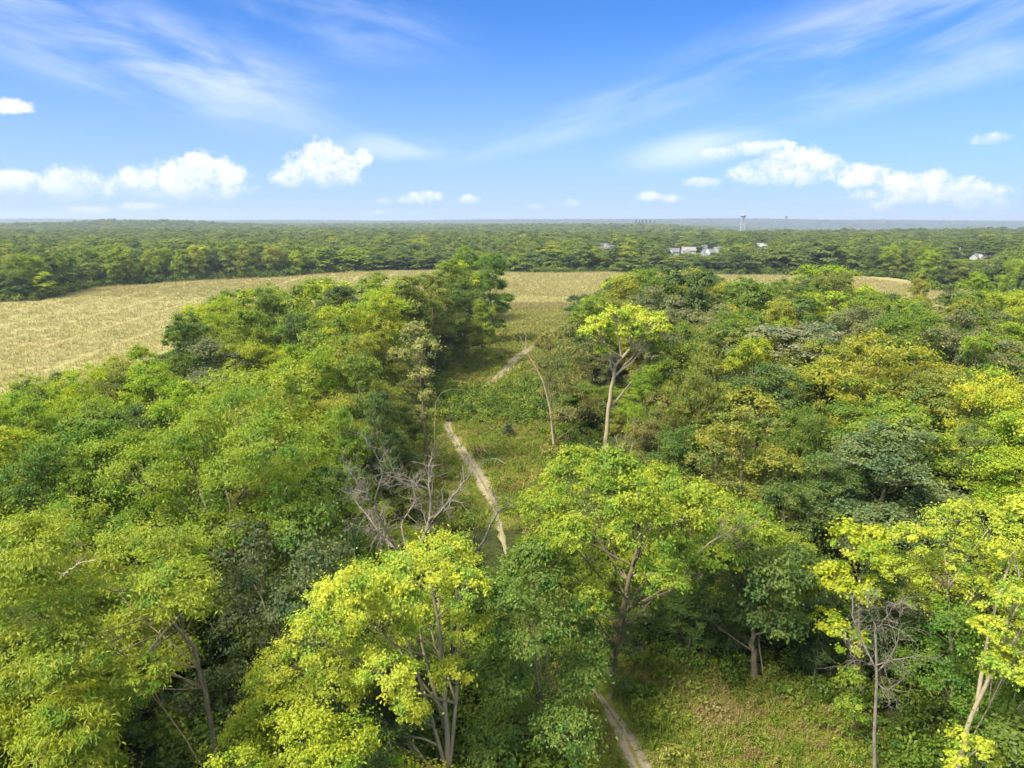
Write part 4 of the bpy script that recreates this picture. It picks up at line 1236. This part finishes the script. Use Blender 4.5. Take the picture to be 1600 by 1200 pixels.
rest = []; chosen = []
for i, (x, y, h, r1, r2, r3) in enumerate(FILL):
    ok = (y < 330) if INDIV is None else (i in INDIV)
    (chosen if ok else rest).append(i)
rows = {}
for i in chosen:
    x, y, h, r1, r2, r3 = FILL[i]
    c = fill_colour(x, y, r1)
    rows.setdefault((zone_of(x, y), c), []).append((to_px(x, y, h)[0], i))
for (z, c), lst in rows.items():
    lst.sort()
    for k, (px, i) in enumerate(lst):
        x, y, h, r1, r2, r3 = FILL[i]
        if len(lst) == 1: lab = 'the only %s tree %s' % (PNAMES[c], ZTEXT[z])
        elif k == len(lst) - 1: lab = 'rightmost of the %s trees %s' % (PNAMES[c], ZTEXT[z])
        elif k == 0: lab = 'leftmost of the %s trees %s' % (PNAMES[c], ZTEXT[z])
        else: lab = '%s from left of the %s trees %s' % (ORD[min(k, 25)], PNAMES[c], ZTEXT[z])
        kinds = NEAR if y < 150 else (NEAR[:3] + MID)
        tm, cm = (kinds + SPARSE if c in (5, 6, 9) and y < 150 else kinds)[int(r2 * 97) % len(kinds + (SPARSE if c in (5, 6, 9) and y < 150 else []))]
        w = (8.2 + 4.2 * r3) * (.55 + .45 * h / 18)
        if h < 10: w *= 1.15
        col = np.array(PALETTE[c]) * (.88 + .26 * r3)
        place('broadleaf_tree', lab, tm, cm, (x, y, tz(x, y)), col, r2 * 40, (w / 12.4, w / 12.4, h / 20), 'trees of the near wood')
        CROWNS[-1]['fill'] = i

# ------------------------------------------------------------------ the far wood, as one mass
HOUSES = []


def far_wood():
    rng = np.random.default_rng(9)
    P = []; S = []; I = []; Rz = []
    for (x, y, h, r1, r2, r3) in FILL[rest]:
        P.append((x, y, tz(x, y))); s = (10.5 + 3.5 * r3) / 12.4; s *= 1.15; S.append((s, s, h / 20)); I.append(int(r2 * 4) % 4 if y > 170 else 7 + int(r2 * 3) % 3); Rz.append(r1 * 6)

    def band(y0, y1, step, s0, idx, hvar):
        ys = np.arange(y0, y1, step); X = []; Y = []
        for yy in ys:
            w = yy * .80 + 40
            xx = np.arange(-w, w, step)
            X.append(xx + rng.uniform(-.45, .45, len(xx)) * step); Y.append(yy + rng.uniform(-.45, .45, len(xx)) * step)
        X = np.concatenate(X); Y = np.concatenate(Y)
        k = poly_dist(field_poly, X, Y) < -5 if y0 < 600 else np.ones(len(X), bool)
        # open ground round the houses
        for (hx, hy, w, front) in HOUSES:
            k &= ~((np.abs(X - hx * Y / hy) < w * .62) & (Y > hy - front) & (Y < hy + 12))
        X, Y = X[k], Y[k]
        hh = rng.uniform(hvar[0], hvar[1], len(X)) + 2.2 * np.sin(X / 60 + Y / 45) + 1.2 * np.sin(X / 23 - Y / 37)
        # low trees in front of the houses
        for (hx, hy, w, front) in HOUSES:
            m = (np.abs(X - hx * Y / hy) < w * .8) & (Y > hy - 280) & (Y < hy)
            lim = CAM_H - 2 - (CAM_H - 4.0) * Y / hy
            hh[m] = np.minimum(hh[m], np.maximum(lim[m], 2.0))
        for x, y, h in zip(X, Y, hh):
            s = s0 * rng.uniform(.65, 1.4)
            P.append((x, y, tz(x, y))); S.append((s, s, max(.1, h / 20))); I.append(rng.choice(idx)); Rz.append(rng.uniform(0, 6.28))
    band(480, 900, 12.0, 1.6, [0, 1, 2, 3], (11, 20))
    band(900, 1700, 15.0, 1.95, [0, 1, 2, 3], (12, 20))
    band(1700, 2800, 22, 2.5, [0, 1, 2, 3, 4, 5, 6], (12, 21))
    band(2800, 5200, 30, 2.6, [4, 5, 6], (13, 22))
    band(5200, 11000, 75, 5.5, [4, 5, 6], (14, 22))
    print('far wood', len(P))
    protos = [('wood_a', m) for m in WOOD_A] + [('wood_b', m) for m in WOOD_B] + [('wood_c', m) for m in WOOD_N]
    scatter('far_wood', P, Rz, S, I, protos, label='mixed green woodland stretching away to the horizon', category='woodland')


# houses: column, ridge row, breadth in px, wall colour, roof colour
H = [(949, 380, 22, 0, 1, 'white-walled house with a grey roof standing alone left of the other houses'),
     (1051, 388, 20, 1, 0, 'low house with a grey roof, first of the row among the far trees'),
     (1053, 381, 10, 3, 2, 'small cream gable peeping out above the first grey roof'),
     (1076, 386, 20, 0, 3, 'cream house with a pale roof right of the first grey roof'),
     (1098, 383, 13, 0, 1, 'pale house set back behind the row'),
     (1106, 389, 17, 1, 0, 'house with a long grey roof in front of the set back pale house'),
     (1124, 386, 15, 0, 0, 'tall grey and white house at the right end of the row'),
     (1193, 380, 22, 3, 3, 'faint beige house half sunk in trees right of the row'),
     (1504, 393, 20, 0, 1, 'grey house with a pale gable under the white pole'),
     (1530, 396, 20, 0, 0, 'wide grey house right of the white pole'),
     (1562, 394, 15, 3, 1, 'small pale house at the far right among trees'),
         (985, 354, 14, 3, 3, 'pale low building in the wood before the horizon')]
HP = []
for (px, top, wpx, wc, rc, lab) in H:
    rh = 9.0
    dep = PITCH + math.atan((top - 600) / FPX)
    Y = (CAM_H - rh) / math.tan(dep) if dep > .004 else 2600
    if top < 350: Y = 2300
    elif top < 360: Y = 1500
    if top > 360: Y = min(Y, 820)
    x = pt(px, top, Y)[0]; w = wpx * Y / FPX
    g = pt(px, top, Y)[2] - rh
    HP.append((x, Y, w, g, wc, rc, lab))
    HOUSES.append((x, Y, w, 26 if Y < 1000 else 60))
far_wood()

WALL = [mat_plain('white_siding', (.42, .42, .40)), mat_plain('grey_siding', (.27, .28, .28)), mat_plain('tan_siding', (.33, .28, .21)), mat_plain('cream_siding', (.40, .35, .28))]
ROOF = [mat_plain('grey_shingle', (.13, .135, .14)), mat_plain('slate_shingle', (.09, .095, .105)), mat_plain('brown_shingle', (.15, .11, .08)), mat_plain('pale_shingle', (.22, .215, .20))]
M_GLASS = mat_plain('window_glass', (.05, .06, .07), .2); M_TRIM = mat_plain('white_trim', (.75, .75, .73)); M_CHIM = mat_plain('chimney_brick', (.28, .13, .09))


def house(x, y, w, g, wc, rc, lab, k):
    z = tz(x, y)
    e = thing('house', lab, 'house', (x, y, z), 'houses among the far trees')
    e.rotation_euler = (0, 0, math.radians([8, -14, 20, 0, -8, 15, -20][k % 7]))
    hw, hd = w / 2, min(w * .36, 6)
    wallh = 5.4; ridge = max(7.5, g - z + 9.0)
    ridge = min(ridge, 15.0); wallh = ridge - 3.4
    if y > 1000: wallh = ridge - 3
    mb = Mb(); mb.box(-hw, hw, -hd, hd, -1, wallh)
    mb.add([(-hw, -hd, wallh), (-hw, hd, wallh), (-hw, 0, ridge - .25), (hw, -hd, wallh), (hw, hd, wallh), (hw, 0, ridge - .25)], [(0, 1, 2, 2), (3, 5, 4, 4)])
    def tri_mesh(v, q, mat, nm):
        me = bpy.data.meshes.new(nm); me.from_pydata([tuple(a) for a in v], [], [tuple(dict.fromkeys(int(i) for i in f)) for f in q]); me.materials.append(mat); me.update(); return me
    link('wall', tri_mesh(np.concatenate(mb.v), np.concatenate(mb.q), WALL[wc], 'wall'), e)
    mb = Mb(); ov = .5
    for s in (-1, 1):
        sl = (ridge - wallh) / hd
        a = [(-hw - ov, s * (hd + ov), wallh - sl * ov), (hw + ov, s * (hd + ov), wallh - sl * ov), (hw + ov, 0, ridge), (-hw - ov, 0, ridge)]
        mb.add(a + [(p[0], p[1], p[2] + .22) for p in a], [(0, 1, 2, 3), (4, 7, 6, 5), (0, 4, 5, 1), (1, 5, 6, 2), (3, 2, 6, 7), (0, 3, 7, 4)])
    roof = link('roof', mb.mesh('roof', ROOF[rc]), e)
    if k % 2 == 0:
        mb = Mb(); mb.box(hw * .4, hw * .4 + .9, -.45, .45, ridge - 1, ridge + 1.3); link('chimney', mb.mesh('chimney', M_CHIM), roof)
    if y < 1000 and w > 8:
        # a cross gable towards the camera
        gw = hw * .42; gx = -hw * .35
        mb = Mb(); yy = -hd - .9
        v = [(gx - gw, yy, wallh - 2.6), (gx + gw, yy, wallh - 2.6), (gx + gw, yy, wallh), (gx, yy, ridge - .9), (gx - gw, yy, wallh),
             (gx - gw, -hd, wallh - 2.6), (gx + gw, -hd, wallh - 2.6), (gx + gw, -hd + 1, wallh), (gx, -.5, ridge - .9), (gx - gw, -hd + 1, wallh)]
        me = bpy.data.meshes.new('gable'); me.from_pydata(v, [], [(0, 1, 2, 3, 4), (1, 6, 7, 2), (0, 4, 9, 5), (4, 3, 8, 9), (2, 7, 8, 3)])
        me.materials.append(M_TRIM if wc else WALL[3]); me.update(); link('gable', me, e)
        nwin = max(3, int(w / 3))
        for i in range(nwin):
            wx = -hw + (i + .5) * w / nwin
            if abs(wx - gx) < gw + .5: yw = -hd - .9
            else: yw = -hd
            mb = Mb(); mb.box(wx - .62, wx + .62, yw - .06, yw + .02, wallh - 2.3, wallh - .7)
            fr = link('window', mb.mesh('window', M_TRIM), e)
            mb = Mb(); mb.box(wx - .48, wx + .48, yw - .09, yw - .05, wallh - 2.16, wallh - .84)
            link('pane', mb.mesh('pane', M_GLASS), fr)
        mb = Mb(); mb.box(hw * .35, hw * .35 + 1.1, -hd - .07, -hd + .02, -.5, 2.1); link('door', mb.mesh('door', M_TRIM), e)


for k, hp in enumerate(HP): house(*hp, k)

# white pole beside the grey house, water towers and pines on the horizon
M_WHITE = mat_plain('white_paint', (.42, .42, .42)); M_STEEL = mat_plain('weathered_steel', (.24, .26, .28))
y0 = HP[8][1] - 6; x0 = pt(1499.5, 392, y0)[0]
mb = Mb(); mb.tube([(0, 0, 0), (0, 0, pt(1500, 386, y0)[2] - tz(x0, y0))], [.45, .30], 8); mb.tube([(-.2, 0, 8), (-.2, 0, 9)], [.6, .6], 8)
e = link('mast', mb.mesh('mast', M_WHITE)); e.location = (x0, y0, tz(x0, y0)); e['label'] = 'white pole rising beside the grey gabled house at the right'; e['category'] = 'pole'


def water_tower(px, base_py, top_py, Y, tank_w, legs, label, mats):
    x = pt(px, 345, Y)[0]; z0 = tz(x, Y); zt = pt(px, top_py, Y)[2]
    e = thing('water_tower', label, 'water tower', (x, Y, z0), 'water towers on the horizon')
    Ht = zt - z0; r = tank_w / 2
    mb = Mb()
    prof = [(0.01, Ht), (r * .55, Ht - r * .12), (r * .95, Ht - r * .35), (r, Ht - r * .65), (r * .85, Ht - r * .95), (r * .35, Ht - r * 1.2), (.01, Ht - r * 1.25)]
    n = 20; V = [(a * math.cos(t * 2 * PI / n), a * math.sin(t * 2 * PI / n), z) for a, z in prof for t in range(n)]
    Q = [(i * n + j, i * n + (j + 1) % n, (i + 1) * n + (j + 1) % n, (i + 1) * n + j) for i in range(len(prof) - 1) for j in range(n)]
    mb.add(V, Q); link('tank', mb.mesh('tank', mats[0], True), e)
    mb = Mb(); mb.tube([(0, 0, 0), (0, 0, Ht - r * 1.2)], [r * .12, r * .12], 10); link('riser', mb.mesh('riser', mats[1], True), e)
    for i in range(legs):
        a = i * 2 * PI / legs + .6
        mb = Mb(); mb.tube([(r * .95 * math.cos(a), r * .95 * math.sin(a), 0), (r * .8 * math.cos(a), r * .8 * math.sin(a), Ht - r * .8)], [r * .10, r * .08], 8)
        link('leg', mb.mesh('leg', mats[1], True), e)
    mb = Mb()
    for z in (.3, .6):
        for i in range(legs):
            a, b = i * 2 * PI / legs + .6, (i + 1) * 2 * PI / legs + .6; rr = r * (.95 - .15 * z)
            mb.tube([(rr * math.cos(a), rr * math.sin(a), Ht * z), (rr * math.cos(b), rr * math.sin(b), Ht * z)], [r * .04] * 2, 5)
    link('brace', mb.mesh('brace', mats[1]), e)


water_tower(1161, 349, 334.5, 2350, 18, 4, 'pale water tower with a wide tank on white legs rising over the wood', (M_STEEL, M_WHITE))
water_tower(1228, 343, 336.5, 3400, 15, 6, 'smaller dark water tower farther off, right of the pale one', (M_STEEL, M_STEEL))

for k, px in enumerate([994, 999, 1004, 1010, 1016, 1023]):
    Y = 4200 + k * 20; x = pt(px, 345, Y)[0]; z = tz(x, Y); ht = pt(px, 341.2 + [0, .8, .3, 1, .6, 1.2][k] + 1.3, Y)[2] - z
    e = thing('pine_tree', '%s of the dark pines in a row on the horizon near the middle' % (['leftmost', 'second', 'third', 'fourth', 'fifth', 'rightmost'][k]), 'tree', (x, Y, z), 'pines on the horizon')
    rng = np.random.default_rng(60 + k); mb = Mb(); mb.tube([(0, 0, 0), (0, 0, ht * .95)], [.8, .2], 5); link('trunk', mb.mesh('trunk', M_BARK), e)
    zz = rng.uniform(.25, 1, 220); a = rng.uniform(0, 6.28, 220); rr = (1.1 - zz) * 17 * rng.random(220) ** .5
    C = np.stack([rr * np.cos(a), rr * np.sin(a), zz * ht], 1); O = np.stack([np.cos(a), np.sin(a), 0 * a], 1)
    V, Q, t = leaves(C, O, rng, 5, 2.5, .5, rng.random(220)); c = link('crown', quad_mesh('pine_leaves', V, Q, M_LEAF, False, {'tone': t}), e); c.color = (.03, .055, .02, 1)

# ------------------------------------------------------------------ undergrowth, meadow grass and weeds
def bush_proto(seed, r, nl, L, Wd, mat):
    rng = np.random.default_rng(seed)
    C = []; O = []
    for k in range(7):
        c0 = np.array([rng.normal(0, r * .45), rng.normal(0, r * .45), r * rng.uniform(.35, .9)]); rr = r * rng.uniform(.35, .6)
        u = rng.normal(size=(nl, 3)); u /= np.linalg.norm(u, axis=1)[:, None]; u[:, 2] = np.abs(u[:, 2]) - .15
        C.append(c0 + u * rr * rng.uniform(.5, 1, (nl, 1))); O.append(u)
    C = np.concatenate(C); O = np.concatenate(O)
    V, Q, t = leaves(C, O, rng, L, Wd, .5, rng.random(len(C)))
    return quad_mesh('bush_%d' % seed, V, Q, mat, False)


def build_under():
    rng = np.random.default_rng(21)
    mu = mat_tuft('undergrowth_leaf', [(.30, (.08, .135, .016)), (.45, (.115, .185, .018)), (.56, (.155, .22, .02)), (.70, (.20, .24, .026))], .09)
    protos = [('bush', bush_proto(400 + k, 1.3, 38, .24, .15, mu)) for k in range(4)]
    pr2 = [('herb', bush_proto(410 + k, .8, 40, .17, .10, mu)) for k in range(3)]
    pts = []
    n = 0
    for y0, y1, st in ((25, 95, 1.5), (95, 175, 2.1), (175, 280, 3.2)):
        for yy in np.arange(y0, y1, st):
            w = yy * .78 + 8; xx = np.arange(-w, w, st)
            X = xx + rng.uniform(-.5, .5, len(xx)) * st; Y = yy + rng.uniform(-.5, .5, len(xx)) * st
            pts.append(np.stack([X, Y], 1))
    g = np.stack(np.meshgrid(np.arange(-380, 380, 3.0), np.arange(262, 510, 3.0)), -1).reshape(-1, 2) + rng.uniform(-1.4, 1.4, (127 * 0 + len(np.arange(-380, 380, 3.0)) * len(np.arange(262, 510, 3.0)), 2))
    dg = poly_dist(field_poly, g[:, 0], g[:, 1]); pts.append(g[(dg > -13) & (dg < -1.2) & (np.abs(g[:, 0]) < g[:, 1] * .78)])
    A = np.concatenate(pts); x, y = A[:, 0], A[:, 1]
    dm = poly_dist(meadow_poly, x, y); ds = poly_dist(shrub_poly, x, y); df = poly_dist(field_poly, x, y)
    trk = np.min(np.hypot(x[:, None] - TRK[None, :, 0], y[:, None] - TRK[None, :, 1]), 1)
    k = ((dm < np.where(y > 150, -1.0, 1.5 + 1.5 * (rng.random(len(x)) < .25))) | (ds > -1)) & (df < -1.2) & ((trk > 3.4) | ((y > 126) & (y < 150)))
    x, y, dm, ds = x[k], y[k], dm[k], ds[k]
    n = len(x); s = rng.uniform(.6, 1.5, n); s = np.where(ds > -1, s * 1.5, s); s = np.where(y > 170, s * 1.6, s); s = np.where(dm > -2, s * .8, s); s = np.where(y > 262, s * 1.7, s)
    print('under', n)
    P = np.stack([x, y, terrain(x, y)], 1)
    scatter('undergrowth', P, rng.uniform(0, 6.28, n), np.stack([s, s, s * rng.uniform(.7, 1.2, n)], 1), rng.integers(0, 4, n), protos,
            label='dense leafy bushes and brambles covering the wood floor', category='undergrowth')
    # meadow
    mg = mat_tuft('meadow_grass', [(.30, (.12, .19, .016)), (.42, (.17, .235, .022)), (.52, (.22, .255, .030)), (.60, (.28, .265, .055)), (.66, (.31, .25, .085)), (.70, (.25, .17, .075)), (.80, (.22, .22, .03))], .17, .35, .6, True)
    gp = [('grass', blades(rng, 16, .4, .42, .035, .6, mg, 'grass_%d' % k)) for k in range(4)] + [('weed', bush_proto(420 + k, .42, 22, .10, .05, mg)) for k in range(3)]
    X = []; 
    for y0, y1, st in ((20, 66, .38), (66, 130, .62), (130, 320, .95)):
        for yy in np.arange(y0, y1, st):
            xx = np.arange(-22, 38, st)
            X.append(np.stack([xx + rng.uniform(-.5, .5, len(xx)) * st, yy + rng.uniform(-.5, .5, len(xx)) * st], 1))
    A = np.concatenate(X); x, y = A[:, 0], A[:, 1]
    dm = poly_dist(meadow_poly, x, y)
    D = np.hypot(x[:, None] - TRK[None, :, 0], y[:, None] - TRK[None, :, 1]); trk = D.min(1); wi = TRW[D.argmin(1)]
    k = (dm > -1.5) & ((trk > wi * .5 + rng.normal(0, .2, len(x))) | ((trk < .2) & (rng.random(len(x)) < .35)))
    x, y, trk = x[k], y[k], trk[k]; n = len(x)
    s = rng.uniform(.6, 1.5, n); s = np.where(y > 66, s * 1.3, s); s = np.where(y > 130, s * 1.4, s); s = np.where(trk < 1, s * .4, np.where(rng.random(n) < .05, s * 2.1, s))
    idx = np.where(rng.random(n) < .55, rng.integers(0, 4, n), rng.integers(4, 7, n))
    print('meadow', n)
    scatter('meadow_grass', np.stack([x, y, terrain(x, y)], 1), rng.uniform(0, 6.28, n), np.stack([s, s, s * rng.uniform(.6, 1.2, n)], 1), idx, gp,
            label='tall green and rust coloured meadow grass and weeds', category='grass')


build_under()

# ------------------------------------------------------------------ haze
if HAZE_DENSITY > 0:
    m, T, out = mat_base('haze')
    v = T.new('ShaderNodeVolumePrincipled'); v.inputs['Density'].default_value = HAZE_DENSITY
    v.inputs['Color'].default_value = (.72, .84, 1.0, 1); v.inputs['Anisotropy'].default_value = .2
    T.link(v.outputs[0], out.inputs['Volume'])
    mb = Mb(); mb.box(-11500, 11500, -120, 12900, -110, 160)
    link('haze', mb.mesh('haze', m), kind='stuff')
    m.cycles.homogeneous_volume = True if hasattr(m.cycles, 'homogeneous_volume') else None
print('tris', sum(len(m.polygons) for m in bpy.data.meshes) * 2)
